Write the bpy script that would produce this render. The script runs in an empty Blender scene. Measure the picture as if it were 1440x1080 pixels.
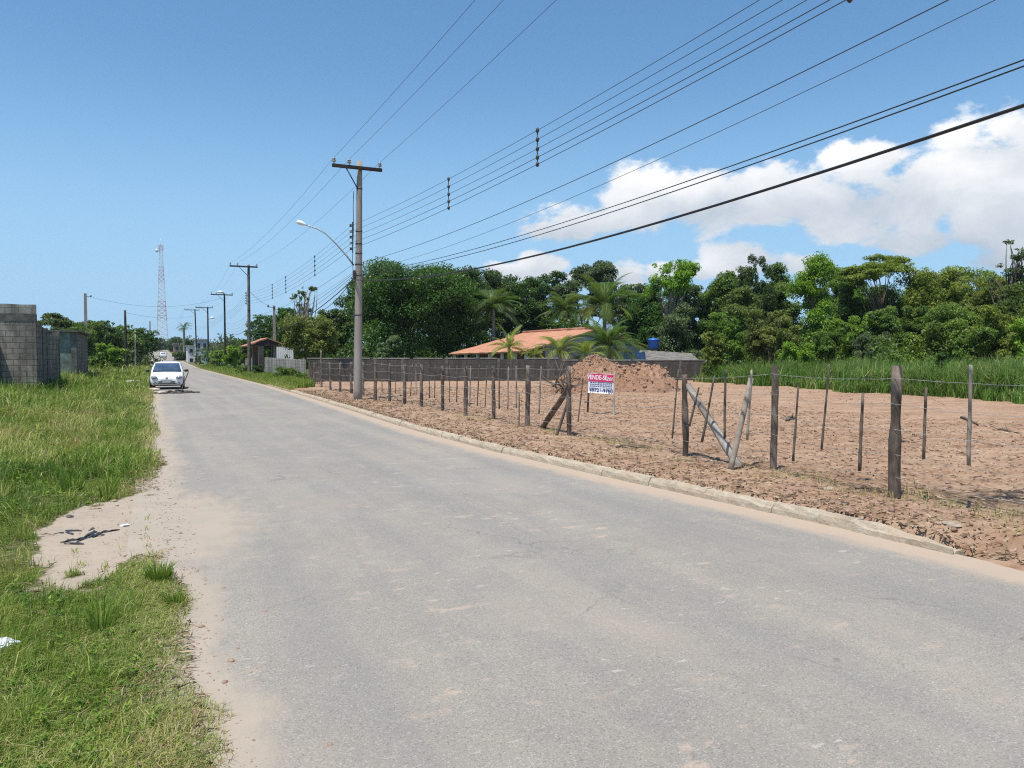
import bpy, math, random
import numpy as np
from mathutils import Vector, Matrix
R_ = math.radians
C = bpy.context.scene.collection
random.seed(7)
RNG = np.random.default_rng(11)

# ------------------------------------------------------------------ camera frame
# the road runs along +Y, X is to the right of it; the photographer stands on its left edge
CAM_H = 1.72
F = 1080.0
YAW = R_(25.17)
PITCH = math.atan(39 / F)

def ray(px, py):
    a, b = (px - 720) / F, -(py - 540) / F
    x, y, z = a, math.cos(PITCH) + b * math.sin(PITCH), -math.sin(PITCH) + b * math.cos(PITCH)
    return Vector((x * math.cos(YAW) + y * math.sin(YAW), -x * math.sin(YAW) + y * math.cos(YAW), z)), y

def G(px, py, z=0.0):                       # where the line of sight meets the height z
    r, _ = ray(px, py)
    t = (z - CAM_H) / r.z
    return Vector((r.x * t, r.y * t, z))

def at(px, d, z=0.0):                       # a spot d metres ahead at column px
    x = (px - 720) / F * d
    return Vector((x * math.cos(YAW) + d * math.sin(YAW), -x * math.sin(YAW) + d * math.cos(YAW), z))

def zat(py, d):                             # height seen at row py, d metres ahead
    return CAM_H + (501 - py) / F * d

# ------------------------------------------------------------------ numbers
def sm(x):
    x = np.clip(x, 0, 1)
    return x * x * (3 - 2 * x)

def vnoise(x, y, seed=0):
    x = np.asarray(x, float); y = np.asarray(y, float)
    xi, yi = np.floor(x).astype(np.int64), np.floor(y).astype(np.int64)
    fx, fy = x - xi, y - yi
    fx, fy = fx * fx * (3 - 2 * fx), fy * fy * (3 - 2 * fy)
    def h(a, b):
        n = (a * 374761393 + b * 668265263 + seed * 1442695041) & 0xffffffff
        n = ((n ^ (n >> 13)) * 1274126177) & 0xffffffff
        return ((n ^ (n >> 16)) & 0xffff) / 65535.0
    return (h(xi, yi) * (1 - fx) + h(xi + 1, yi) * fx) * (1 - fy) + (h(xi, yi + 1) * (1 - fx) + h(xi + 1, yi + 1) * fx) * fy

def fbm(x, y, seed=0, o=4):
    s, a, t = 0, 1, 0
    for k in range(o):
        s = s + a * vnoise(x * 2 ** k, y * 2 ** k, seed + k); t += a; a *= .5
    return s / t

KU = np.array([-30, 4.2, 5.6, 8.9, 12.5, 17, 24, 34, 45, 600.])
KV = np.array([6.35, 6.3, 6.22, 5.9, 5.62, 5.52, 5.72, 5.98, 6.2, 6.25])
def kv(u): return np.interp(u, KU, KV)

def bare(v, u):                              # the sandy gap in the left verge (1 = bare)
    n = (fbm(v * 1.7, u * 1.7, 5) - .5) * 1.0 + (fbm(v * 7, u * 7, 6) - .5) * .35
    e = np.hypot((v + .25 - .13 * (u - 8.75)) / .85, (u - 8.75) / 2.0) + n
    return 1 - sm((e - .8) / .25)

def left_edge(u):                            # where the left grass ends
    return .04 + .17 * (1 - sm((u - 6.0) / 1.2)) + .04 * sm((u - 11) / 3) + (fbm(u * 1.3, u * 0 + 3, 9) - .5) * .30 + (fbm(u * 6, u * 0 + 3, 19) - .5) * .16

def far_rise(u):                             # the road climbs gently in the distance
    return 2.6 * np.clip((np.asarray(u, float) - 100) / 185, 0, 2.2) ** 1.6

def tz(v, u):                                # ground height
    v = np.asarray(v, float); u = np.asarray(u, float)
    rise = sm((-v - .2) / 4.5) * sm((u - 8) / 16) * .55 * (1 - .5 * sm((u - 55) / 60))
    bump = (fbm(v * 1.1, u * 1.1, 2) - .5) * .10 * sm(-v / .7)
    L = -.012 + rise + bump
    k = kv(u)
    edge = np.where((u > -13) & (u < 48.2), 33, .1)
    return np.where(v < 0, L, np.where(v < k + edge, -.06, .05 + .05 * sm((v - k) / 3))) + far_rise(u)

def lz(v, u):                                # height of the cleared lot
    o = v - kv(u) - .12
    base = .125 + .03 * sm(o / 2)
    n = (fbm(v * .5, u * .5, 21) - .5) * .12 * sm(o / 2.5) + (fbm(v * 2.3, u * 2.3, 22) - .5) * .065 * sm(o / .8)
    n = n + (fbm(v * 8, u * 8, 23, 3) - .5) * .045 * sm(o / .3)
    spill = .125 * (1 - sm(o / .8)) * sm((4.75 - u) / .5)      # earth runs out on the road where the kerb has ended
    return np.maximum(base + n - spill, .018 + .012 * fbm(v * 9, u * 9, 24, 2))

# ------------------------------------------------------------------ mesh helpers
def link(o, parent=None):
    C.objects.link(o)
    if parent is not None: o.parent = parent
    return o

def tag(o, label=None, cat=None, group=None, kind=None):
    if label: o['label'] = label
    if cat: o['category'] = cat
    if group: o['group'] = group
    if kind: o['kind'] = kind
    return o

def empty(name, loc, rz=0.0, label=None, cat=None, group=None, scale=1.0):
    o = bpy.data.objects.new(name, None)
    o.empty_display_size = .2
    o.location = loc; o.rotation_euler = (0, 0, rz); o.scale = (scale,) * 3
    link(o); tag(o, label, cat, group)
    return o

def copy_tree(o, parent=None):
    c = o.copy(); C.objects.link(c); c.parent = parent
    for ch in list(o.children): copy_tree(ch, c)
    return c

def np_mesh(name, V, quads=None, tris=None, mat=None, attrs=None, smooth=False):
    me = bpy.data.meshes.new(name)
    V = np.asarray(V, np.float32)
    me.vertices.add(len(V)); me.vertices.foreach_set('co', V.ravel())
    idx, start, n = [], [], 0
    for f, k in ((quads, 4), (tris, 3)):
        if f is None or len(f) == 0: continue
        f = np.asarray(f, np.int32)
        idx.append(f.ravel()); start.append(n + np.arange(len(f), dtype=np.int32) * k); n += f.size
    idx = np.concatenate(idx); start = np.concatenate(start)
    me.loops.add(len(idx)); me.loops.foreach_set('vertex_index', idx)
    me.polygons.add(len(start)); me.polygons.foreach_set('loop_start', start)
    me.update(calc_edges=True); me.validate()
    if smooth: me.polygons.foreach_set('use_smooth', np.ones(len(start), bool))
    for k, a in (attrs or {}).items():
        at_ = me.attributes.new(k, 'FLOAT', 'POINT'); at_.data.foreach_set('value', np.asarray(a, np.float32))
    if mat: me.materials.append(mat)
    return me

class MB:
    def __init__(s): s.v = []; s.f = []; s.sm = []
    def add(s, vs, fs, smooth=False):
        n = len(s.v); s.v += [tuple(v) for v in vs]
        s.f += [tuple(i + n for i in f) for f in fs]; s.sm += [smooth] * len(fs)
    def box(s, c, size, rot=None, taper=1.0, bev=0.0):
        hx, hy, hz = [q / 2 for q in size]; c = Vector(c)
        if bev:
            b = bev; vs = []; fs = []
            ring = [(hx - b, hy), (-(hx - b), hy), (-hx, hy - b), (-hx, -(hy - b)), (-(hx - b), -hy), (hx - b, -hy), (hx, -(hy - b)), (hx, hy - b)]
            inn = [(x * (1 - b / hx), y * (1 - b / hy)) for x, y in ring]
            for z, rg in ((-hz, inn), (-hz + b, ring), (hz - b, ring), (hz, inn)):
                vs += [Vector((x, y, z)) for x, y in rg]
            for k in range(3):
                for i in range(8):
                    j = (i + 1) % 8; fs.append((k * 8 + i, k * 8 + j, k * 8 + 8 + j, k * 8 + 8 + i))
            fs += [tuple(range(7, -1, -1)), tuple(range(24, 32))]
        else:
            vs = [Vector((x * (taper if z > 0 else 1), y * (taper if z > 0 else 1), z)) for z in (-hz, hz) for x, y in ((-hx, -hy), (hx, -hy), (hx, hy), (-hx, hy))]
            fs = [(3, 2, 1, 0), (4, 5, 6, 7), (0, 1, 5, 4), (1, 2, 6, 5), (2, 3, 7, 6), (3, 0, 4, 7)]
        if rot is not None: vs = [rot @ v for v in vs]
        s.add([v + c for v in vs], fs); return s
    def tube(s, pts, rad, seg=8, cap=True):
        pts = [Vector(p) for p in pts]
        if not hasattr(rad, '__len__'): rad = [rad] * len(pts)
        vs, fs = [], []; ref = None
        for i, p in enumerate(pts):
            t = (pts[min(i + 1, len(pts) - 1)] - pts[max(i - 1, 0)]).normalized()
            if ref is None: ref = Vector((1, 0, 0)) if abs(t.x) < .8 else Vector((0, 1, 0))
            a = (ref - t * ref.dot(t)).normalized(); ref = a; b = t.cross(a)
            for k in range(seg):
                w = 2 * math.pi * k / seg
                vs.append(p + (a * math.cos(w) + b * math.sin(w)) * rad[i])
        for i in range(len(pts) - 1):
            for k in range(seg):
                k2 = (k + 1) % seg; fs.append((i * seg + k, i * seg + k2, (i + 1) * seg + k2, (i + 1) * seg + k))
        if cap and seg > 2:
            fs += [tuple(range(seg - 1, -1, -1)), tuple(range((len(pts) - 1) * seg, len(pts) * seg))]
        s.add(vs, fs, True); return s
    def lathe(s, prof, c=(0, 0, 0), seg=12, axis='z'):
        vs, fs = [], []; c = Vector(c)
        for r, h in prof:
            for k in range(seg):
                w = 2 * math.pi * k / seg; x, y = r * math.cos(w), r * math.sin(w)
                vs.append(c + (Vector((x, y, h)) if axis == 'z' else Vector((h, x, y)) if axis == 'x' else Vector((y, h, x))))
        for i in range(len(prof) - 1):
            for k in range(seg):
                k2 = (k + 1) % seg; fs.append((i * seg + k, i * seg + k2, (i + 1) * seg + k2, (i + 1) * seg + k))
        fs += [tuple(range(seg - 1, -1, -1)), tuple(range((len(prof) - 1) * seg, len(prof) * seg))]
        s.add(vs, fs, True); return s
    def prism(s, poly, d):                       # extrude a planar polygon by vector d
        n = len(poly); d = Vector(d); vs = [Vector(p) for p in poly] + [Vector(p) + d for p in poly]
        fs = [tuple(range(n - 1, -1, -1)), tuple(range(n, 2 * n))] + [(i, (i + 1) % n, n + (i + 1) % n, n + i) for i in range(n)]
        s.add(vs, fs); return s
    def build(s, name, mat, parent=None, loc=None):
        me = bpy.data.meshes.new(name); me.from_pydata(s.v, [], s.f)
        me.polygons.foreach_set('use_smooth', s.sm); me.update()
        if mat: me.materials.append(mat)
        o = bpy.data.objects.new(name, me); link(o, parent)
        if loc is not None: o.location = loc
        return o

def obj(name, me, parent=None, loc=None):
    o = bpy.data.objects.new(name, me); link(o, parent)
    if loc is not None: o.location = loc
    return o

def fix_normals(o):
    import bmesh
    bm = bmesh.new(); bm.from_mesh(o.data); bmesh.ops.recalc_face_normals(bm, faces=bm.faces); bm.to_mesh(o.data); bm.free()
    return o

# ------------------------------------------------------------------ materials
class NT:
    def __init__(s, name):
        s.m = bpy.data.materials.new(name); s.m.use_nodes = True
        s.t = s.m.node_tree; s.t.nodes.clear()
        s.out = s.t.nodes.new('ShaderNodeOutputMaterial')
    def n(s, typ, props=None, **ins):
        nd = s.t.nodes.new('ShaderNode' + typ)
        for k, v in (props or {}).items(): setattr(nd, k, v)
        for k, v in ins.items():
            key = int(k[1:]) if k[0] == 'i' and k[1:].isdigit() else k.replace('_', ' ')
            sock = nd.inputs[key]
            if isinstance(v, bpy.types.NodeSocket): s.t.links.new(v, sock)
            else: sock.default_value = v
        return nd
    def math(s, op, a, b=0.0, c=0.0, clamp=False):
        return s.n('Math', {'operation': op, 'use_clamp': clamp}, i0=a, i1=b, i2=c).outputs[0]
    def coord(s): return s.n('TexCoord').outputs['Object']
    def noise(s, scale, detail=4, rough=.55, vec=None, dist=0.0, out=0):
        nd = s.n('TexNoise', None, Vector=vec or s.coord(), Scale=scale, Detail=detail, Roughness=rough, Distortion=dist)
        return nd.outputs[out]
    def scaled(s, vec, sc):
        return s.n('Mapping', None, Vector=vec, Scale=sc).outputs[0]
    def rng(s, v, a, b, c=0.0, d=1.0, smooth=False):
        return s.n('MapRange', {'interpolation_type': 'SMOOTHSTEP' if smooth else 'LINEAR'}, i0=v, i1=a, i2=b, i3=c, i4=d).outputs[0]
    def mix(s, f, a, b, mode='MIX'):
        nd = s.n('Mix', {'data_type': 'RGBA', 'blend_type': mode})
        for i, v in ((0, f), (6, a), (7, b)):
            if isinstance(v, bpy.types.NodeSocket): s.t.links.new(v, nd.inputs[i])
            else: nd.inputs[i].default_value = v if i == 0 else (*v[:3], 1)
        return nd.outputs[2]
    def ramp(s, f, stops):
        nd = s.n('ValToRGB', None, Fac=f); cr = nd.color_ramp
        while len(cr.elements) < len(stops): cr.elements.new(.5)
        for e, (p, c) in zip(cr.elements, stops): e.position = p; e.color = (*c, 1)
        return nd.outputs[0]
    def attr(s, name): return s.n('Attribute', {'attribute_name': name}).outputs['Fac']
    def bump(s, h, strength=.4, dist=.02, normal=None):
        k = dict(Height=h, Strength=strength, Distance=dist)
        if normal: k['Normal'] = normal
        return s.n('Bump', None, **k).outputs[0]
    def done(s, color, rough=.7, normal=None, metal=0.0, spec=.5, **extra):
        k = dict(Base_Color=color if isinstance(color, bpy.types.NodeSocket) else (*color[:3], 1), Roughness=rough, Metallic=metal)
        if normal: k['Normal'] = normal
        p = s.n('BsdfPrincipled', None, **k, **extra)
        p.inputs['Specular IOR Level'].default_value = spec
        s.t.links.new(p.outputs[0], s.out.inputs[0]); s.p = p
        return s.m

def M_plain(name, c, rough=.6, metal=0.0, var=.25, scale=6, spec=.5, bump=0.0, bscale=40):
    t = NT(name); n = t.noise(scale, 5, .6)
    a = tuple(x * (1 - var) for x in c); b = tuple(min(1, x * (1 + var)) for x in c)
    col = t.mix(t.rng(n, .3, .7), a, b)
    nm = t.bump(t.noise(bscale, 4), bump, .02) if bump else None
    return t.done(col, rough, nm, metal, spec)

def M_leaf(name, dark, light, trans=.3, rough=.5, hi=None):
    t = NT(name)
    tint = t.attr('tint')
    st = [(0, dark), (.65, light), (1, hi or tuple(min(1, x * 1.35) for x in light))]
    col = t.ramp(tint, st)
    rv = t.n('ObjectInfo').outputs['Random']
    hs = t.n('HueSaturation', None, Hue=t.rng(rv, 0, 1, .488, .512), Saturation=t.rng(rv, 0, 1, .9, 1.08), Value=t.rng(rv, 0, 1, .85, 1.15), Color=col)
    m = t.done(hs.outputs[0], rough, None, 0, .25)
    tr = t.n('BsdfTranslucent', None, Color=t.mix(.5, hs.outputs[0], (.25, .4, .03)))
    ms = t.n('MixShader', None, i0=trans, i1=t.p.outputs[0], i2=tr.outputs[0])
    t.t.links.new(ms.outputs[0], t.out.inputs[0])
    return m

def M_block(name, c1, c2, mortar, w=.4, h=.2, stain=.6):
    t = NT(name); co = t.coord()
    sx = t.n('SeparateXYZ', None, Vector=co)
    v = t.n('CombineXYZ', None, X=t.math('ADD', sx.outputs[0], sx.outputs[1]), Y=sx.outputs[2]).outputs[0]
    wob = t.n('VectorMath', {'operation': 'ADD'}, i0=v, i1=t.n('VectorMath', {'operation': 'SCALE'}, i0=t.noise(3, 2, out=1), Scale=.012).outputs[0]).outputs[0]
    br = t.n('TexBrick', None, Vector=wob, Color1=(*c1, 1), Color2=(*c2, 1), Mortar=(*mortar, 1), Scale=1, Mortar_Size=.016, Mortar_Smooth=.3, Bias=0, Brick_Width=w, Row_Height=h)
    n = t.noise(1.1, 7, .65, t.scaled(co, (1, 1, .45)))
    col = t.mix(t.math('MULTIPLY', t.rng(n, .43, .62), stain), br.outputs[0], (.05, .048, .04))
    streak = t.noise(1.7, 5, .6, t.scaled(co, (2.2, 2.2, .22)))
    col = t.mix(t.math('MULTIPLY', t.rng(streak, .50, .60), stain * .85), col, (.045, .042, .036))
    col = t.mix(t.math('MULTIPLY', t.rng(t.noise(.8, 5, .65), .50, .58), stain * .5), col, (.07, .065, .055))
    fine = t.noise(25, 5, .7)
    col = t.mix(t.rng(fine, .3, .75, 0, .28), col, tuple(x * 1.3 for x in c1))
    hgt = t.math('ADD', t.math('MULTIPLY', br.outputs['Fac'], -1.0), t.math('MULTIPLY', fine, .5))
    return t.done(col, .92, t.bump(hgt, .8, .012), spec=.2)

M = {}
def materials():
    # asphalt with drifted sand
    t = NT('asphalt'); co = t.coord()
    big = t.noise(.55, 6, .6); mid = t.noise(3.2, 5, .6)
    grain = t.noise(150, 3, .7)
    vor = t.n('TexVoronoi', None, Vector=co, Scale=120, Randomness=1)
    stone = t.n('SeparateColor', None, Color=vor.outputs['Color']).outputs[0]
    col = t.mix(t.rng(big, .3, .7), (.296, .259, .207), (.345, .305, .246))
    col = t.mix(t.rng(mid, .35, .7, 0, .35), col, (.205, .195, .18))
    lane = t.noise(1.0, 4, .55, t.scaled(co, (1.7, .05, 1)))
    col = t.mix(t.rng(lane, .35, .62, 0, .5), col, (.19, .183, .172))
    patch = t.noise(.33, 3, .5, None, .6)
    col = t.mix(t.rng(patch, .54, .62, 0, .18), col, (.35, .32, .275))
    col = t.mix(t.rng(grain, .44, .66, 0, .7), col, (.14, .132, .12))
    col = t.mix(t.math('MULTIPLY', t.rng(stone, .82, .92), t.rng(grain, .35, .6, .6, .1)), col, (.43, .41, .38))
    col = t.mix(t.rng(stone, .09, .05, 0, .4), col, (.09, .088, .085))
    # reddish soil carried onto the road, scraped pale marks
    o1 = t.noise(.9, 3, .5, t.scaled(co, (1, .7, 1))); o2 = t.noise(6.5, 4, .62, t.scaled(co, (.55, 1, 1)))
    red = t.math('MULTIPLY', t.rng(o1, .47, .62), t.rng(o2, .58, .66))
    col = t.mix(t.math('MULTIPLY', red, .42), col, (.52, .38, .285))
    dust = t.rng(t.noise(.7, 4, .6, t.scaled(co, (1.2, .5, 1))), .5, .72, 0, .38)
    col = t.mix(dust, col, (.37, .30, .24))
    pale = t.math('MULTIPLY', t.rng(t.noise(1.3, 2), .5, .62), t.rng(t.noise(16, 3, .6, t.scaled(co, (.45, 1.3, 1))), .64, .68))
    col = t.mix(t.math('MULTIPLY', pale, .45), col, (.5, .46, .41))
    dots = t.n('TexVoronoi', None, Vector=t.scaled(co, (1, .8, 1)), Scale=2.6, Randomness=1).outputs['Distance']
    dots = t.math('MULTIPLY', t.rng(t.math('ADD', dots, t.math('MULTIPLY', t.noise(20, 3), .12)), .135, .10), t.rng(t.noise(.45, 2), .5, .62))
    col = t.mix(t.math('MULTIPLY', dots, .55), col, (.55, .36, .25))
    # hairline cracks
    wv = t.n('VectorMath', {'operation': 'ADD'}, i0=co, i1=t.n('VectorMath', {'operation': 'SCALE'}, i0=t.noise(2.2, 4, out=1), Scale=.55).outputs[0]).outputs[0]
    ck = t.n('TexVoronoi', {'feature': 'DISTANCE_TO_EDGE'}, Vector=wv, Scale=.62).outputs['Distance']
    crack = t.math('MULTIPLY', t.rng(ck, .007, .002), t.rng(t.noise(.5, 3), .52, .62))
    col = t.mix(t.math('MULTIPLY', crack, .38), col, (.09, .085, .08))
    sand = t.attr('sand')
    sn = t.math('ADD', sand, t.math('MULTIPLY', t.math('SUBTRACT', t.noise(4.5, 6, .65, t.scaled(co, (1.6, .6, 1))), .5), .9))
    sf = t.rng(sn, .3, .75, 0, 1)
    sf = t.math('MULTIPLY', sf, t.rng(grain, .3, .6, 1, .8))
    scol = t.mix(t.rng(t.noise(2.5, 5), .3, .7), (.375, .312, .24), (.325, .278, .22))
    scol = t.mix(t.math('MULTIPLY', t.attr('thatch'), t.rng(mid, .35, .6, .5, 1)), scol, (.185, .16, .085))
    scol = t.mix(t.attr('redsand'), scol, (.42, .315, .228))
    col = t.mix(sf, col, scol)
    h = t.math('ADD', t.math('MULTIPLY', grain, t.rng(sf, 0, 1, 1, .25)), t.math('MULTIPLY', crack, -2.0))
    M['asphalt'] = t.done(col, t.rng(sf, 0, 1, .78, .95), t.bump(h, .3, .005), spec=.3)

    # soil under the grass / general ground
    t = NT('soil'); co = t.coord()
    n1 = t.noise(1.4, 6, .6); n2 = t.noise(14, 6, .65); n3 = t.noise(90, 3, .6)
    g = t.mix(t.rng(n1, .35, .65), (.075, .10, .03), (.12, .12, .045))
    g = t.mix(t.rng(n2, .45, .7, 0, .6), g, (.19, .15, .085))
    sandc = t.mix(t.rng(n1, .3, .7), (.375, .312, .24), (.32, .265, .205))
    sandc = t.mix(t.rng(n2, .52, .72, 0, .6), sandc, (.24, .18, .125))
    sandc = t.mix(t.rng(n3, .5, .7, 0, .4), sandc, (.44, .38, .30))
    sf = t.rng(t.math('ADD', t.attr('sand'), t.math('MULTIPLY', t.math('SUBTRACT', n2, .5), .7)), .35, .6)
    M['soil'] = t.done(t.mix(sf, g, sandc), .95, t.bump(t.math('ADD', n2, t.math('MULTIPLY', n3, .3)), .5, .03), spec=.15)

    # reddish cleared earth
    def dirt(name, A, B, D, P, bs=1.0):
        t = NT(name); co = t.coord()
        rot = t.n('Mapping', None, Vector=co, Rotation=(0, 0, R_(25))).outputs[0]; n1 = t.noise(1.0, 6, .62, t.scaled(rot, (.35, 1.6, 1))); n2 = t.noise(5, 7, .68); n3 = t.noise(38, 5, .65); n4 = t.noise(150, 3, .6)
        c = t.mix(t.rng(n1, .40, .60), A, B)
        c = t.mix(t.rng(t.noise(3.2, 5, .6, t.scaled(rot, (.25, 1.5, 1))), .50, .70, 0, .5), c, (.40, .265, .205))
        c = t.mix(t.rng(n2, .48, .70, 0, .8), c, D)
        c = t.mix(t.rng(n3, .55, .75, 0, .65), c, P)
        c = t.mix(t.rng(n3, .42, .28, 0, .6), c, D)
        vo = t.n('TexVoronoi', None, Vector=co, Scale=22, Randomness=1)
        pick = t.n('SeparateColor', None, Color=vo.outputs['Color']).outputs[0]
        c = t.mix(t.math('MULTIPLY', t.rng(pick, .90, .95, 0, .8), t.rng(vo.outputs['Distance'], .5, .3)), c, P)
        ash_shade = t.math('MULTIPLY', t.attr('ash_shade'), t.rng(n2, .38, .56))
        c = t.mix(ash_shade, c, (.045, .04, .038))
        h = t.math('ADD', t.math('MULTIPLY', n2, 1.2), t.math('ADD', n3, t.math('MULTIPLY', n4, .4)))
        M[name] = t.done(c, .95, t.bump(h, .55 * bs, .05), spec=.12)
    dirt('dirt', (.312, .188, .114), (.405, .275, .182), (.185, .11, .072), (.50, .385, .285))
    dirt('mound_dirt', (.30, .165, .10), (.37, .222, .14), (.17, .095, .06), (.43, .29, .2))
    t = NT('clod'); tint = t.attr('tint')
    M['clod'] = t.done(t.mix(t.rng(t.noise(30, 4), .3, .7, 0, .4), t.ramp(tint, [(0, (.19, .12, .085)), (.5, (.31, .205, .145)), (.9, (.39, .28, .20)), (1, (.52, .45, .37))]), (.2, .13, .09)), .95, spec=.1)
    t = NT('litter'); tint = t.attr('tint')
    M['litter'] = t.done(t.ramp(tint, [(0, (.05, .035, .025)), (.5, (.17, .11, .065)), (1, (.42, .33, .2))]), .85, spec=.2)

    # kerb concrete
    t = NT('kerb_concrete'); n1 = t.noise(2.2, 6, .65); n2 = t.noise(30, 5, .7)
    c = t.mix(t.rng(n1, .35, .68), (.44, .375, .28), (.40, .315, .225)); c = t.mix(t.rng(t.noise(4, 6, .7), .5, .68, 0, .5), c, (.27, .225, .165))
    c = t.mix(t.rng(n2, .5, .75, 0, .5), c, (.22, .19, .15))
    c = t.mix(t.rng(t.noise(7, 5), .56, .70, 0, .6), c, (.52, .48, .41))
    M['kerb'] = t.done(c, .93, t.bump(t.math('ADD', n1, n2), .7, .02), spec=.15)

    # grasses
    def grass(name, stops, trans=.35):
        t = NT(name); col = t.ramp(t.attr('tint'), stops)
        t.done(col, .55, None, 0, .2)
        tr = t.n('BsdfTranslucent', None, Color=t.mix(.4, col, (.2, .3, .03)))
        ms = t.n('MixShader', None, i0=trans, i1=t.p.outputs[0], i2=tr.outputs[0])
        t.t.links.new(ms.outputs[0], t.out.inputs[0]); M[name] = t.m
    grass('grass', [(0, (.06, .13, .018)), (.22, (.13, .235, .03)), (.5, (.25, .335, .05)), (.75, (.42, .41, .125)), (.92, (.58, .49, .27)), (1, (.40, .24, .12))])
    grass('reed', [(0, (.035, .10, .015)), (.45, (.125, .25, .04)), (.8, (.27, .40, .09)), (1, (.50, .45, .22))])

    M['leaf_dark'] = M_leaf('leaf_dark', (.018, .046, .009), (.050, .105, .020), .25, .42)
    M['leaf_mid'] = M_leaf('leaf_mid', (.042, .092, .016), (.125, .20, .034), .36)
    M['leaf_lime'] = M_leaf('leaf_lime', (.07, .15, .016), (.19, .31, .035), .42)
    M['leaf_olive'] = M_leaf('leaf_olive', (.062, .092, .018), (.20, .225, .048), .36)
    M['leaf_grey'] = M_leaf('leaf_grey', (.042, .072, .030), (.11, .15, .07), .28)
    M['leaf_far'] = M_leaf('leaf_far', (.035, .062, .022), (.07, .105, .04), .25)
    M['leaf_yellow'] = M_leaf('leaf_yellow', (.10, .15, .02), (.25, .28, .05), .35, hi=(.42, .36, .10))
    M['leaf_palm'] = M_leaf('leaf_palm', (.03, .068, .012), (.085, .15, .03), .3, .4, hi=(.20, .20, .07))
    M['bark'] = M_plain('bark', (.13, .10, .075), .95, var=.4, scale=9, spec=.1, bump=.6, bscale=20)
    M['bark_pale'] = M_plain('bark_pale', (.26, .23, .19), .95, var=.35, scale=9, spec=.1, bump=.5, bscale=20)

    # walls
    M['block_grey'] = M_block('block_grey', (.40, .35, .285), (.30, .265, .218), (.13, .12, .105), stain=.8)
    M['block_shaded'] = M_block('block_shaded', (.26, .235, .20), (.19, .172, .15), (.10, .092, .08), stain=.9)  # darker copy of block_grey: shade of the side faces put into the colour
    M['block_long'] = M_block('block_long', (.118, .107, .095), (.09, .082, .073), (.066, .06, .054), stain=.95)
    M['block_light'] = M_block('block_light', (.40, .375, .33), (.34, .32, .285), (.22, .205, .18), stain=.55)
    t = NT('green_plaster'); n = t.noise(2.5, 6, .65)
    M['green_plaster'] = t.done(t.mix(t.rng(n, .4, .65), (.20, .245, .215), (.11, .125, .105)), .9, t.bump(t.noise(30, 5), .4, .01), spec=.2)
    M['concrete_slab'] = M_plain('concrete_slab', (.33, .31, .275), .92, var=.35, scale=5, spec=.15, bump=.5)
    M['cement_dark'] = M_plain('cement_dark', (.13, .12, .105), .92, var=.45, scale=4, spec=.15, bump=.5)
    M['white_wall'] = M_plain('white_wall', (.62, .62, .6), .85, var=.12, scale=1.5, spec=.2)
    M['grey_wall'] = M_plain('grey_wall', (.40, .42, .43), .85, var=.15, scale=1.5, spec=.2)
    M['teal_wall'] = M_plain('teal_wall', (.13, .27, .26), .8, var=.15, scale=1.5, spec=.2)
    M['brown_wall'] = M_plain('brown_wall', (.24, .17, .13), .88, var=.25, scale=1.5, spec=.2)
    M['window_dark'] = M_plain('window_dark', (.03, .035, .04), .15, var=.2, spec=.5)
    t = NT('roof_tile'); co = t.coord()
    uv = t.n('SeparateXYZ', None, Vector=t.n('TexCoord').outputs['UV'])
    w1 = t.n('TexWave', {'bands_direction': 'X', 'wave_profile': 'SIN'}, Vector=t.n('TexCoord').outputs['UV'], Scale=1.4, Distortion=.4, Detail=1)
    w2 = t.n('TexWave', {'bands_direction': 'Y', 'wave_profile': 'SAW'}, Vector=t.n('TexCoord').outputs['UV'], Scale=.9, Distortion=.3, Detail=1)
    n = t.noise(1.3, 6, .6)
    c = t.mix(t.rng(n, .35, .68), (.54, .27, .165), (.42, .20, .125))
    c = t.mix(t.rng(w1.outputs['Fac'], .25, 0, 0, .55), c, (.20, .085, .055))
    c = t.mix(t.rng(t.noise(6, 4), .55, .7, 0, .5), c, (.62, .36, .25))
    M['roof_tile'] = t.done(c, .85, t.bump(t.math('ADD', w1.outputs['Fac'], w2.outputs['Fac']), .8, .05), spec=.2)
    M['fibro'] = M_plain('fibro', (.17, .16, .145), .9, var=.5, scale=3, spec=.15)

    # poles, wood, metal
    t = NT('pole_concrete'); co = t.coord()
    n = t.noise(1.6, 6, .65, t.scaled(co, (2, 2, .5))); n2 = t.noise(30, 4, .7)
    c = t.mix(t.rng(n, .38, .68), (.34, .305, .265), (.25, .22, .185))
    M['pole_concrete'] = t.done(t.mix(t.rng(n2, .5, .75, 0, .5), c, (.18, .16, .135)), .9, t.bump(n2, .4, .01), spec=.2)
    def wood(name, a, b, k):
        t = NT(name); co = t.coord()
        n = t.noise(6, 7, .7, t.scaled(co, (6, 6, .7))); n2 = t.noise(2.2, 4)
        c = t.mix(t.rng(n, .35, .66), a, b)
        c = t.mix(t.rng(n2, .42, .62, 0, .8), c, k)
        M[name] = t.done(c, .92, t.bump(n, .9, .015), spec=.15)
    wood('wood_post', (.29, .235, .19), (.12, .09, .07), (.055, .04, .032))
    wood('wood_grey', (.42, .385, .335), (.28, .25, .21), (.20, .17, .14))
    wood('wood_dark_pole', (.075, .06, .05), (.045, .037, .032), (.028, .024, .022))
    wood('wood_pole', (.20, .17, .145), (.12, .10, .085), (.085, .07, .06))
    M['stick'] = M_plain('stick', (.14, .11, .085), .9, var=.4, scale=8, spec=.15)
    M['stick_pale'] = M_plain('stick_pale', (.30, .26, .21), .9, var=.3, scale=8, spec=.15)
    M['black_cable'] = M_plain('black_cable', (.018, .018, .022), .55, var=.1)
    M['line_wire'] = M_plain('line_wire', (.05, .052, .058), .5, var=.1)
    M['galv'] = M_plain('galv', (.33, .34, .35), .45, metal=.6, var=.15)
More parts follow.
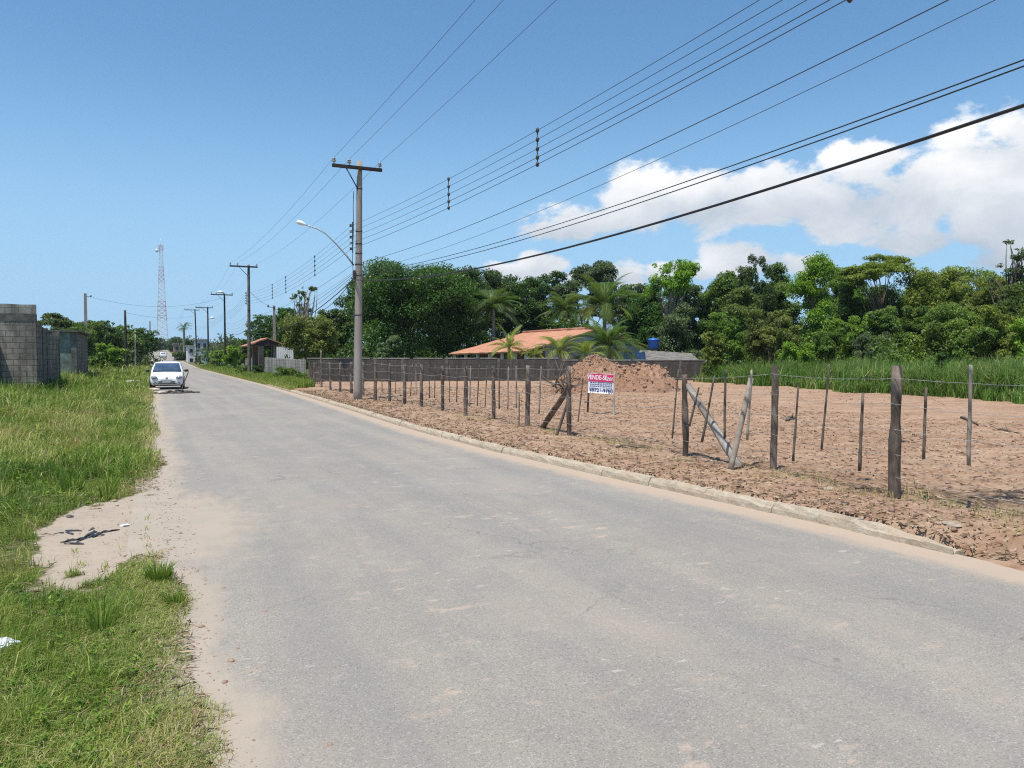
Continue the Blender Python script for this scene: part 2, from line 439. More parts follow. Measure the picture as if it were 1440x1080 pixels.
    M['fence_wire'] = M_plain('fence_wire', (.46, .44, .40), .5, metal=.5, var=.3)
    M['steel_dark'] = M_plain('steel_dark', (.07, .065, .06), .6, metal=.3, var=.3)
    M['porcelain'] = M_plain('porcelain', (.30, .27, .25), .25, var=.15)
    M['lamp_white'] = M_plain('lamp_white', (.78, .78, .76), .3, var=.04)
    M['lamp_glass'] = M_plain('lamp_glass', (.55, .55, .5), .15, var=.05)
    M['tower_red'] = M_plain('tower_red', (.50, .24, .21), .6, var=.1)  # tower red paled: distance haze put into the colour
    M['tower_white'] = M_plain('tower_white', (.62, .62, .64), .6, var=.05)
    # vehicles and small things
    M['car_white'] = M_plain('car_white', (.80, .80, .79), .28, var=.02, scale=2)
    M['car_silver'] = M_plain('car_silver', (.55, .56, .57), .3, metal=.5, var=.03)
    M['car_glass'] = M_plain('car_glass', (.045, .075, .12), .06, var=.3, scale=2.5, spec=.8)
    M['car_black'] = M_plain('car_black', (.018, .018, .019), .5, var=.2)
    M['car_lamp'] = M_plain('car_lamp', (.26, .27, .29), .12, var=.3, scale=14)
    M['chrome'] = M_plain('chrome', (.6, .6, .6), .2, metal=.9, var=.05)
    M['plate_grey'] = M_plain('plate_grey', (.40, .41, .42), .4, var=.1)
    M['tyre'] = M_plain('tyre', (.02, .02, .02), .85, var=.2)
    M['rubble'] = M_plain('rubble', (.10, .09, .08), .95, var=.5, scale=9, spec=.1, bump=.8, bscale=25)
    M['stone'] = M_plain('stone', (.36, .29, .22), .92, var=.3, scale=9, spec=.12, bump=.6)
    M['slab'] = M_plain('slab', (.52, .44, .37), .9, var=.25, scale=5, spec=.15, bump=.5)
    M['black_plastic'] = M_plain('black_plastic', (.03, .029, .03), .45, var=.4, scale=10)
    M['white_plastic'] = M_plain('white_plastic', (.72, .74, .76), .3, var=.06)
    M['tank_blue'] = M_plain('tank_blue', (.03, .14, .50), .4, var=.12)
    M['tarp_blue'] = M_plain('tarp_blue', (.07, .27, .62), .5, var=.2)
    M['sign_white'] = M_plain('sign_white', (.78, .78, .80), .45, var=.04)
    M['sign_red'] = M_plain('sign_red', (.62, .025, .11), .45, var=.1)
    M['sign_ink'] = M_plain('sign_ink', (.03, .045, .20), .5, var=.1)
    M['leaf_dry'] = M_leaf('leaf_dry', (.10, .065, .04), (.26, .18, .10), .2)
materials()
# ------------------------------------------------------------------ camera, sun, sky
sc = bpy.context.scene
cam = bpy.data.cameras.new('camera'); cam.sensor_width = 36; cam.lens = 36 * F / 1440
cam.clip_start = .05; cam.clip_end = 8000
co_ = bpy.data.objects.new('camera', cam); link(co_)
co_.location = (0, 0, CAM_H); co_.rotation_euler = (math.pi / 2 - PITCH, 0, -YAW)
sc.camera = co_
SUN = Vector((-.282, -.177, 1)).normalized()
sl = bpy.data.lights.new('sun', 'SUN'); sl.energy = 4.2; sl.angle = R_(.53); sl.color = (1, .955, .89)
so = bpy.data.objects.new('sun', sl); link(so); so.rotation_euler = SUN.to_track_quat('Z', 'Y').to_euler(); so.location = (0, 0, 40)
sc.view_settings.view_transform = 'Standard'; sc.view_settings.look = 'None'; sc.view_settings.exposure = .45; sc.view_settings.gamma = 1
sc.cycles.max_bounces = 6; sc.cycles.diffuse_bounces = 3; sc.cycles.transparent_max_bounces = 4
sc.cycles.use_denoising = False; sc.cycles.pixel_filter_type = 'BLACKMAN_HARRIS'; sc.cycles.filter_width = 1.15

def sky():
    w = bpy.data.worlds.new('World'); sc.world = w; w.use_nodes = True
    t = w.node_tree; t.nodes.clear(); L = t.links
    S = NT.__new__(NT); S.t = t
    out = t.nodes.new('ShaderNodeOutputWorld')
    el = math.asin(SUN.z); az = math.atan2(SUN.x, SUN.y)
    st = S.n('TexSky', {'sky_type': 'NISHITA', 'sun_disc': False, 'sun_elevation': el, 'sun_rotation': az, 'altitude': 20, 'air_density': 1.0, 'dust_density': .35, 'ozone_density': 3.0})
    hs = S.n('HueSaturation', None, Hue=.493, Saturation=1.15, Value=1.0, Color=st.outputs[0])
    d = S.n('TexCoord').outputs['Generated']
    sx = S.n('SeparateXYZ', None, Vector=d)
    skyc = S.mix(S.rng(sx.outputs[2], .0, .36, .9, 0, True), hs.outputs[0], (2.2, 3.85, 5.7))
    bg = S.n('Background', None, Color=skyc, Strength=.115)
    X, Y, Z = sx.outputs
    azm = S.math('SUBTRACT', S.math('ARCTAN2', X, Y), YAW)          # bearing from the middle of the view, radians
    ele = S.math('ARCSINE', Z)
    p = S.n('CombineXYZ', None, X=azm, Y=S.math('MULTIPLY', ele, 1.5), Z=0.0).outputs[0]
    n1 = S.noise(9.0, 9, .60, p, .3); n2 = S.noise(30.0, 6, .6, p); n3 = S.noise(6.0, 3, .5, p)
    def AE(px, py):
        a = math.atan((px - 720) / F); return a, math.atan((501 - py) / F * math.cos(a))
    blobs = [  # px, py, half width, half height, weight
        (815, 312, 75, 34, 1), (900, 288, 85, 46, 1.1), (985, 285, 95, 50, 1.1), (1080, 268, 90, 44, 1.1), (1150, 282, 70, 32, .9), (1215, 232, 75, 40, 1),
        (1270, 285, 120, 66, 1.15), (1390, 262, 120, 72, 1.15), (1340, 195, 70, 28, .75), (1440, 185, 85, 40, .9), (1285, 335, 70, 28, .95), (1410, 325, 90, 40, 1), (790, 325, 70, 24, 1.0), (700, 377, 36, 14, .85), (935, 385, 50, 18, .95), (1120, 372, 50, 20, .9), (1540, 270, 140, 80, 1), (1700, 300, 120, 60, .9),
        (760, 374, 44, 24, 1.15), (718, 383, 30, 16, 1.05), (872, 388, 48, 26, 1.1), (1040, 366, 60, 30, 1.25), (820, 392, 40, 18, 1.0), (985, 385, 40, 16, .8), (1400, 362, 75, 26, .8), (1500, 380, 90, 30, .8), (1250, 392, 90, 18, .5), (640, 402, 60, 12, .4)]
    tot = None; shade = None
    for px, py, w_, h_, k in blobs:
        a, e = AE(px, py)
        dx = S.math('DIVIDE', S.math('SUBTRACT', azm, a), w_ / F)
        dy = S.math('DIVIDE', S.math('SUBTRACT', ele, e), h_ / F)
        q = S.math('ADD', S.math('MULTIPLY', dx, dx), S.math('MULTIPLY', dy, dy))
        g = S.math('MULTIPLY', S.math('EXPONENT', S.math('MULTIPLY', q, -.9)), k)
        tot = g if tot is None else S.math('SMOOTH_MAX', tot, g, .12)
        sh = S.math('MULTIPLY', g, dy)
        shade = sh if shade is None else S.math('ADD', shade, sh)
    dens = S.math('ADD', S.math('ADD', tot, S.math('MULTIPLY', S.math('SUBTRACT', n3, .5), .9)), S.math('ADD', S.math('MULTIPLY', S.math('SUBTRACT', n1, .5), 1.7), S.math('MULTIPLY', S.math('SUBTRACT', n2, .5), .8)))
    f = S.rng(dens, .46, .78, 0, .97, True)
    sky_cut = S.rng(tot, .08, .28, 0, 1, True)
    f = S.math('MULTIPLY', f, sky_cut)
    # thin veil low over the horizon
    lum = S.math('ADD', S.math('MULTIPLY', shade, .30), S.math('ADD', S.math('MULTIPLY', S.math('SUBTRACT', n1, .5), 1.3), .58))
    ccol = S.ramp(lum, [(0, (.40, .48, .58)), (.5, (.66, .70, .75)), (1, (1.0, 1.0, 1.0))])
    cb = S.n('Background', None, Color=ccol, Strength=.80)
    ms = S.n('MixShader', None, i0=f, i1=bg.outputs[0], i2=cb.outputs[0])
    L.new(ms.outputs[0], out.inputs[0])
sky()

# ------------------------------------------------------------------ ground, road, lot
def grid(us, vs, zf, vf=None):
    U, Vv = np.meshgrid(us, vs, indexing='ij')
    X = vf(U, Vv) if vf else Vv
    Z = zf(X, U)
    P = np.stack([X, U, Z], -1).reshape(-1, 3)
    n, m = len(us), len(vs)
    i = np.arange(n - 1)[:, None] * m + np.arange(m - 1)[None]
    Q = np.stack([i, i + 1, i + m + 1, i + m], -1).reshape(-1, 4)
    return P, Q

def steps(*seg):
    out = []
    for a, b, d in seg: out.append(np.arange(a, b, d))
    return np.concatenate(out)

def geo(a, b, k):
    return a * (b / a) ** np.linspace(0, 1, k)

us = np.concatenate([-geo(20, 2500, 12)[::-1], steps((-19, 2, 1.0), (2, 14, .12), (14, 30, .25), (30, 70, .7)), geo(70, 3500, 40)])
vs = np.concatenate([-geo(20, 2500, 14)[::-1], steps((-19, -6, .8), (-6, -2, .25), (-2, .4, .1), (.4, 5.2, .8), (5.2, 8.2, .1), (8.2, 12, .5), (12, 42, 1.5)), geo(42, 2500, 24)])
P, Q = grid(us, vs, tz)
sand = np.maximum(bare(P[:, 0], P[:, 1]) * (P[:, 0] < .6), sm((P[:, 0] - left_edge(P[:, 1]) + .16) / .16) * (P[:, 0] < 3))
obj('ground', np_mesh('ground', P, Q, mat=M['soil'], attrs={'sand': sand}, smooth=True))['kind'] = 'structure'

us = steps((-16, 2, 1), (2, 14, .12), (14, 40, .3), (40, 430, 3))
wv = np.concatenate([np.linspace(0, .18, 14), np.linspace(.2, .82, 12), np.linspace(.84, 1, 14)])
P, Q = grid(us, wv, lambda x, u: .012 * np.sin(np.clip((x + .2) / (kv(u) + .2), 0, 1) * np.pi) + far_rise(u), lambda U, W: -.22 + W * (kv(U) + .03 + .22))
X, U = P[:, 0], P[:, 1]
lft = 1 - sm((X - left_edge(U) + .02) / np.where(U < 7, .5, .68))
fan = 1.15 * np.exp(-(((X - .15) / .85) ** 2 + ((U - 8.6) / 1.9) ** 2) * .9)
rb = kv(U) - X
right = (1 - sm((rb - .05) / .75)) * np.where(U < 45, 1.0, .75)
near = .45 * np.exp(-((rb - .9) / .8) ** 2) * np.exp(-((U - 13.5) / 2.5) ** 2)
sandv = np.clip(np.maximum(np.maximum(lft * .95, fan), np.maximum(right, near)), 0, 1.1)
redv = sm(1 - rb / 1.6) * .75
obj('road', np_mesh('road', P, Q, mat=M['asphalt'], attrs={'thatch': sm((left_edge(U) - X + .02) / .25) * (1 - bare(X, U)), 'sand': np.maximum(sandv, sm((left_edge(U) - X + .14) / .2)), 'redsand': redv}, smooth=True))['kind'] = 'structure'

us = np.concatenate([steps((-14, 2.5, .5), (2.5, 22, .065), (22, 48.5, .22))])
wo = np.concatenate([np.arange(0, 6, .075), np.arange(6, 34, .28)])
P, Q = grid(us, wo, lz, lambda U, W: kv(U) + .10 + W - .5 * sm((4.36 - U) / .4) * np.exp(-W * 2.5) * (.75 + .5 * fbm(U * 1.7, U * 0 + 1, 77)))
# ragged spill onto the road where the kerb has ended
off = P[:, 0] - kv(P[:, 1]) - .10
P[:, 2] -= np.where((off < .04) & (P[:, 1] > 4.34), .16, 0)
wr = np.tile(wo, len(us)); P[:, 2] = np.where((P[:, 1] < 4.36), P[:, 2] - .06 * (1 - sm(wr / .34)), P[:, 2])
g = G(1425, 708, .12)
ash_shade = np.exp(-(((P[:, 0] - g.x - .2) / 1.1) ** 2 + ((P[:, 1] - g.y - .2) / .50) ** 2)) * 1.1
g2 = G(1215, 690, .12)
ash_shade = np.maximum(ash_shade, .8 * np.exp(-(((P[:, 0] - g2.x) / .22) ** 2 + ((P[:, 1] - g2.y) / .75) ** 2)))
for px, py, s_ in ((905, 632, .35), (975, 650, .4), (1010, 655, .35), (575, 566, .5)):  # small dark spots in the colour, post and brace shadow among them
    q = G(px, py, .12); ash_shade = np.maximum(ash_shade, .5 * np.exp(-((P[:, 0] - q.x) ** 2 + (P[:, 1] - q.y) ** 2) / s_ ** 2))
obj('dirt_lot', np_mesh('dirt_lot', P, Q, mat=M['dirt'], attrs={'ash_shade': ash_shade}, smooth=True))['kind'] = 'structure'

def kerb():
    mb = MB(); rnd = random.Random(3)
    u = 4.35
    while u < 47:
        l = min(rnd.choice([.95, 1.0, 1.0, 1.02]), 47 - u); e = u + l - .006
        n = 6
        ztop = .108 + rnd.uniform(-.008, .008); dx = rnd.uniform(-.012, .012)
        rows = []
        for k in range(n + 1):
            uu = u + (e - u) * k / n; x = float(kv(uu)) + dx
            j = lambda s=.006: rnd.uniform(-s, s)
            zs = .09 * (1 - min(1, (uu - 4.3) / .9)); ztop_ = ztop; ztop = ztop - zs
            rows.append([(x - .03 + j(), uu, -.05), (x - .012 + j(), uu, .05 + j()), (x + .004 + j(), uu, ztop - .03 + j(.01)), (x + .03 + j(), uu, ztop + j(.008)), (x + .125 + j(.012), uu, ztop + j(.008)), (x + .15, uu, ztop - .05), (x + .15, uu, -.05)]); ztop = ztop_
        vs = [p for r in rows for p in r]; m = 7
        fs = [(a * m + b, a * m + b + 1, (a + 1) * m + b + 1, (a + 1) * m + b) for a in range(n) for b in range(m - 1)]
        fs += [tuple(range(m)), tuple(range((n + 1) * m - 1, n * m - 1, -1))]
        mb.add(vs, fs, False); u += l
    o = fix_normals(mb.build('kerb', M['kerb'])); o['kind'] = 'structure'
kerb()

# clods, stones and dry litter scattered over the earth
def ico():
    p = (1 + 5 ** .5) / 2
    v = np.array([(-1, p, 0), (1, p, 0), (-1, -p, 0), (1, -p, 0), (0, -1, p), (0, 1, p), (0, -1, -p), (0, 1, -p), (p, 0, -1), (p, 0, 1), (-p, 0, -1), (-p, 0, 1)]) / math.hypot(1, p)
    f = np.array([(0, 11, 5), (0, 5, 1), (0, 1, 7), (0, 7, 10), (0, 10, 11), (1, 5, 9), (5, 11, 4), (11, 10, 2), (10, 7, 6), (7, 1, 8), (3, 9, 4), (3, 4, 2), (3, 2, 6), (3, 6, 8), (3, 8, 9), (4, 9, 5), (2, 4, 11), (6, 2, 10), (8, 6, 7), (9, 8, 1)])
    return v, f
ICO_V, ICO_F = ico()
def stones_mesh(name, pos, size, mat, tint, flat=.65, rng=RNG):
    n = len(pos)
    v = ICO_V[None] * (1 + rng.uniform(-.32, .32, (n, 12, 1))) * size[:, None, None] * rng.uniform(.6, 1.25, (n, 1, 3))
    a = rng.uniform(0, 6.28, n); c, s = np.cos(a)[:, None], np.sin(a)[:, None]
    x = v[..., 0] * c - v[..., 1] * s; y = v[..., 0] * s + v[..., 1] * c
    v = np.stack([x, y, v[..., 2] * flat], -1) + pos[:, None]
    f = (ICO_F[None] + (np.arange(n) * 12)[:, None, None]).reshape(-1, 3)
    return np_mesh(name, v.reshape(-1, 3), None, f, mat, {'tint': np.repeat(tint, 12)})

n = 12500
u = 2.6 + RNG.random(n) ** 1.7 * 34; o = RNG.random(n) ** 1.5 * np.where(u < 18, 13, 22)
v = kv(u) + .16 + o
keep = fbm(v * .9, u * .9, 33) > RNG.uniform(.25, .6, n)
u, v = u[keep], v[keep]; n = len(u)
size = np.clip(RNG.lognormal(-4.5, .5, n), .005, .05) * (1 + u / 45)
pos = np.stack([v, u, lz(v, u) + size * .2], -1)
obj('dirt_clods', stones_mesh('dirt_clods', pos, size, M['clod'], RNG.random(n)))['kind'] = 'stuff'

def litter(n, uv, zf, mat, L=(.02, .11), W=(.006, .022)):
    u, v = uv; z = zf(v, u) + .012
    a = RNG.uniform(0, 6.28, n); l = RNG.uniform(*L, n) * (1 + u / 30); w = RNG.uniform(*W, n) * (1 + u / 30)
    d = np.stack([np.cos(a), np.sin(a), RNG.uniform(-.1, .25, n)], -1); b = np.stack([-np.sin(a), np.cos(a), RNG.uniform(-.4, .4, n)], -1)
    p = np.stack([v, u, z], -1)
    V = np.stack([p - d * l[:, None] / 2, p + b * w[:, None] / 2 + [0, 0, .006], p + d * l[:, None] / 2, p - b * w[:, None] / 2], 1).reshape(-1, 3)
    return np_mesh('litter', V, np.arange(n * 4).reshape(-1, 4), None, mat, {'tint': np.repeat(RNG.random(n), 4)})
n = 26000; u = 2.6 + RNG.random(n) ** 1.5 * 34; v = kv(u) + .12 + RNG.random(n) ** 1.6 * 12
obj('dry_litter', litter(n, (u, v), lz, M['litter']))['kind'] = 'stuff'
# grit and crumbs along the sandy gap and road edge
n = 2600; u = 3 + RNG.random(n) ** 1.6 * 22; v = np.where(RNG.random(n) < .5, RNG.normal(.18, .13, n), RNG.normal(-.2, .4, n)); k = (bare(v, u) > .3) | (v > left_edge(u) - .05)
u, v = u[k], v[k]
pos = np.stack([v, u, np.maximum(tz(v, u), 0) + .003], -1)
obj('sand_grit', stones_mesh('sand_grit', pos, np.clip(RNG.lognormal(-5.2, .5, len(u)), .003, .02), M['clod'], RNG.random(len(u)) * .6 + .4))['kind'] = 'stuff'

# ------------------------------------------------------------------ grasses
def blades(name, pos, h, w, lean, tint, mat, kink=.45):
    n = len(pos)
    a = RNG.uniform(0, 6.28, n); side = np.stack([np.cos(a), np.sin(a), np.zeros(n)], -1) * (w / 2)[:, None]
    up = np.zeros((n, 3)); up[:, 2] = 1
    ln = np.zeros((n, 3)); ln[:, :2] = lean
    m = pos + up * (h * .55)[:, None] + ln * (h * .55 * kink)[:, None]
    hh = h * np.clip(1 - .38 * np.hypot(lean[:, 0], lean[:, 1]), .25, 1)
    tip = pos + up * hh[:, None] + ln * h[:, None]
    V = np.stack([pos - side, pos + side, m + side * .8, m - side * .8, tip], 1).reshape(-1, 3)
    i = np.arange(n)[:, None] * 5
    Q = i + np.array([[0, 1, 2, 3]]); T = i + np.array([[3, 2, 4]])
    return np_mesh(name, V, Q, T, mat, {'tint': np.repeat(tint, 5)})

def left_grass():
    Ps, H, W, Ln, T = [], [], [], [], []
    def patch(n, u0, u1, v0, v1, hmul, wid, straw):
        u = RNG.uniform(u0, u1, n); v = RNG.uniform(v0, v1, n)
        e = left_edge(u); bz = bare(v, u)
        edge = sm((e - v) / .55)
        dens = fbm(v * 2.6, u * 2.6, 41)
        keep = (v < e) & (bz < RNG.uniform(.05, .5, n)) & (RNG.random(n) < .55 + .45 * edge) & (dens > RNG.uniform(.12, .5, n))
        u, v, edge, dens = u[keep], v[keep], edge[keep], dens[keep]; k = len(u)
        big = fbm(v * .55, u * .55, 44); clump = fbm(v * 3.1, u * 3.1, 45)
        h = hmul * (.42 + .58 * edge) * (.25 + 1.5 * clump ** 1.3) * (.55 + .9 * RNG.random(k))
        h *= np.where(RNG.random(k) < .03, 1.7, 1)
        dirn = fbm(v * .9, u * .9, 47) * 12 + RNG.normal(0, 1.1, k)
        mag = np.abs(RNG.normal(.7, .45, k))
        Ps.append(np.stack([v, u, np.where(v > -.25, np.maximum(tz(v, u), .0), tz(v, u)) - .008], -1)); H.append(h); W.append(wid * RNG.uniform(.6, 1.5, k))
        Ln.append(np.stack([np.cos(dirn), np.sin(dirn)], -1) * mag[:, None])
        tt = .36 + 1.5 * (big - .5) + (clump - .5) * .6 + RNG.normal(0, .17, k) + (1 - edge) * straw * .6
        dry = RNG.random(k) < .07 + .55 * (1 - edge) * straw
        T.append(np.clip(np.where(dry, RNG.uniform(.75, 1, k), tt), 0, 1))
    def matted(n):                                 # trodden mat at the road edge
        u = RNG.uniform(2.2, 7.0, n); v = RNG.uniform(-.7, .62, n) ; v = v + RNG.normal(0, .05, n)
        e = left_edge(u); keep = (RNG.random(n) < 1.0 - sm((v - e + .24) / .30)) & (bare(v, u) < .45) & (fbm(v * 4, u * 4, 48) > RNG.uniform(.1, .5, n)); u, v = u[keep], v[keep]; k = len(u)
        a = fbm(v * 1.3, u * 1.3, 49) * 10 + RNG.normal(0, 1.0, k); m = RNG.uniform(.6, 1.7, k)
        Ps.append(np.stack([v, u, np.where(v > -.25, np.maximum(tz(v, u), 0), tz(v, u)) - .003], -1)); H.append(RNG.uniform(.03, .085, k)); W.append(.0038 * RNG.uniform(.6, 1.4, k))
        Ln.append(np.stack([np.cos(a), np.sin(a)], -1) * m[:, None]); T.append(np.clip(np.where(RNG.random(k) < .35, RNG.uniform(.7, 1, k), RNG.normal(.35, .2, k)), 0, 1))
    patch(190000, 2.2, 7.2, -4.2, .62, .10, .0040, .55)
    matted(70000)
    patch(90000, 7.2, 13, -7.5, .25, .14, .0062, .45)
    patch(95000, 12, 22, -12, .2, .26, .0105, .4)
    patch(70000, 21, 36, -16, .2, .36, .018, .35)
    patch(36000, 34, 62, -9, .2, .40, .03, .3)
    patch(20000, 60, 130, -9, .15, .60, .06, .2)
    Pp = np.concatenate(Ps)
    o = obj('grass', blades('grass', Pp, np.concatenate(H), np.concatenate(W), np.concatenate(Ln), np.concatenate(T), M['grass']))
    o['kind'] = 'stuff'
left_grass()

def tall_tufts():                                  # seeded stalks and tufts standing out of the near grass
    Ps, H, W, Ln, T = [], [], [], [], []
    spots = [(G(222, 818, 0), .17, 260, .09), (G(247, 850, 0), .12, 120, .08), (G(100, 690, .02), .35, 90, .12)] + [(Vector((RNG.uniform(-4, -.3), RNG.uniform(3.4, 13), 0)), RNG.uniform(.14, .3), 60, .07) for _ in range(46)]
    for p, h, n, r in spots:
        if bare(np.array([p.x]), np.array([p.y]))[0] > .2 and n == 60: continue
        a = RNG.uniform(0, 6.28, n); rr = r * RNG.random(n) ** .6
        v, u = p.x + np.cos(a) * rr, p.y + np.sin(a) * rr
        Ps.append(np.stack([v, u, np.maximum(tz(v, u), 0) - .005], -1)); H.append(h * RNG.uniform(.5, 1.25, n)); W.append(.0045 * RNG.uniform(.7, 1.5, n) * (1 + p.y / 14))
        Ln.append(np.stack([np.cos(a), np.sin(a)], -1) * RNG.uniform(.1, .6, n)[:, None]); T.append(np.clip(RNG.normal(.35, .15, n) + (.3 if RNG.random() < .25 else 0), 0, 1))
    obj('grass_tufts', blades('grass_tufts', np.concatenate(Ps), np.concatenate(H), np.concatenate(W), np.concatenate(Ln), np.concatenate(T), M['grass']))['kind'] = 'stuff'
tall_tufts()

def broad_weeds():                                 # low broad-leaved weeds and dead thatch between the blades
    V, T = [], []
    for k in range(2600):
        u = 2.6 + RNG.random() ** 1.4 * 24; v = -RNG.random() ** 1.2 * (3.2 + u * .35) + .1
        if bare(np.array([v]), np.array([u]))[0] > .5 or v > left_edge(np.array([u]))[0] or fbm(v * .8, u * .8, 55) < .47: continue
        z = float(tz(np.array([v]), np.array([u]))[0]); h = RNG.uniform(.03, .10) * (1 + u / 14); m = RNG.integers(7, 16); t0 = RNG.uniform(0, .4)
        for q in range(m):
            a = q * 2.4 + RNG.uniform(-.4, .4); l = RNG.uniform(.010, .026) * (1 + u / 9); w = l * .5; e = RNG.uniform(-.1, .7)
            d = np.array([math.cos(a) * math.cos(e), math.sin(a) * math.cos(e), math.sin(e)]); b = np.array([-math.sin(a), math.cos(a), 0]) * w / 2
            p = np.array([v, u, z + h * RNG.uniform(.4, 1)]); V += [p, p + d * l * .5 + b, p + d * l, p + d * l * .5 - b]; T += [t0 + RNG.uniform(0, .12)] * 4
    n = len(V) // 4
    obj('broad_weeds', np_mesh('broad_weeds', np.array(V), np.arange(n * 4).reshape(-1, 4), None, M['grass'], {'tint': np.clip(T, 0, 1)}))['kind'] = 'stuff'
    n = 9000; u = 2.4 + RNG.random(n) ** 1.3 * 12; v = -RNG.random(n) ** 1.5 * 4 + .2
    k = (v < left_edge(u) + .05) & (bare(v, u) < .7); u, v = u[k], v[k]
    obj('thatch', litter(len(u), (u, v), lambda a, b: np.where(a > -.22, np.maximum(tz(a, b), 0), tz(a, b)) + .004, M['litter'], (.03, .12), (.003, .008)))['kind'] = 'stuff'
broad_weeds()

def verge_grass():                                 # right verge beyond the cleared lot, and green under the far trees
    n = 42000; u = 35.5 + RNG.random(n) ** 1.4 * 90; k = kv(u); v = k - .1 + RNG.random(n) * np.where(u < 47, 1.5, 2.6)
    keep = (u > 38.5 + (fbm(v * 1.5, u, 3) - .5) * 4) ; u, v, k = u[keep], v[keep], k[keep]; n = len(u)
    e = sm((v - k) / .9)
    h = (.12 + .32 * e) * RNG.uniform(.5, 1.4, n); a = RNG.uniform(0, 6.28, n)
    p = np.stack([v, u, np.where(u < 48.3, np.maximum(lz(v, u), 0) - .02, .03)], -1)
    obj('verge_grass', blades('verge_grass', p, h, .022 * (u / 45) * RNG.uniform(.6, 1.4, n), np.stack([np.cos(a), np.sin(a)], -1) * RNG.uniform(.1, .6, n)[:, None], np.clip(RNG.normal(.42, .17, n) + (1 - e) * .2, 0, 1), M['grass']))['kind'] = 'stuff'
verge_grass()

RA, RB = at(985, 47), at(1475, 24.5)
def reeds():
    n = 40000
    s = RNG.random(n) ** .8 * 1.12 - .02; q = RNG.random(n)
    d = (RB - RA); nrm = Vector((-d.y, d.x, 0)).normalized()
    if nrm.x < 0: nrm = -nrm
    dep = q ** 1.3 * 6.5
    wig = (fbm(s * 14, s * 0, 61) - .5) * 2.2
    v = RA.x + d.x * s + nrm.x * (dep + wig); u = RA.y + d.y * s + nrm.y * (dep + wig)
    clump = fbm(v * .8, u * .8, 62)
    gap = np.exp(-((s - .80) / .035) ** 2) * (dep < 1.6)
    keep = (RNG.random(n) > gap)
    h = (.55 + 1.15 * clump + .35 * np.clip(dep, 0, 2.5) / 2.5) * RNG.uniform(.65, 1.15, n) * (1 - .45 * (dep < .45))
    a = fbm(v * .6, u * .6, 63) * 9 + RNG.normal(0, .9, n); mag = np.abs(RNG.normal(.36, .27, n))
    p = np.stack([v, u, np.full(n, .08)], -1)
    t = np.clip(RNG.normal(.45, .24, n) + (clump - .5) * .9 + np.where(RNG.random(n) < .09, .45, 0), 0, 1)
    obj('reeds', blades('reeds', p[keep], h[keep], .042 * RNG.uniform(.5, 1.5, n)[keep], (np.stack([np.cos(a), np.sin(a)], -1) * mag[:, None])[keep], t[keep], M['reed'], .3))['kind'] = 'stuff'
reeds()

def lot_weeds():                                   # thin dry tufts along the fence foot
    n = 5200; u = 3 + RNG.random(n) ** 1.3 * 16; v = 7.45 + RNG.normal(0, .28, n)
    keep = fbm(v * 1.7, u * 1.7, 71) > RNG.uniform(.45, .75, n); u, v = u[keep], v[keep]; n = len(u)
    a = RNG.uniform(0, 6.28, n)
    p = np.stack([v, u, lz(v, u) - .01], -1)
    obj('dry_weeds', blades('dry_weeds', p, RNG.uniform(.04, .17, n), .005 * RNG.uniform(.7, 1.4, n), np.stack([np.cos(a), np.sin(a)], -1) * RNG.uniform(.2, .9, n)[:, None], np.clip(RNG.normal(.8, .15, n), 0, 1), M['grass']))['kind'] = 'stuff'
lot_weeds()
# ------------------------------------------------------------------ fence along the cleared lot
def post_mesh(mb, base, top, r, rnd, rough=.12, seg=9):
    n = 9; pts = []; rad = []
    ph = rnd.uniform(0, 6)
    for k in range(n):
        t = k / (n - 1); p = Vector(base).lerp(Vector(top), t)
        p += Vector((math.sin(t * 5 + ph), math.cos(t * 4 + ph), 0)) * r * .12 * (1 if 0 < t < 1 else .3)
        pts.append(p); rad.append(r * (1.08 - .18 * t) * rnd.uniform(1 - rough, 1 + rough))
    i0 = len(mb.v); mb.tube(pts, rad, seg)
    for i in range(i0, len(mb.v)):
        x, y, z = mb.v[i]; mb.v[i] = (x + rnd.uniform(-1, 1) * r * .10, y + rnd.uniform(-1, 1) * r * .10, z + (rnd.uniform(-.012, .012) if i >= len(mb.v) - seg else 0))

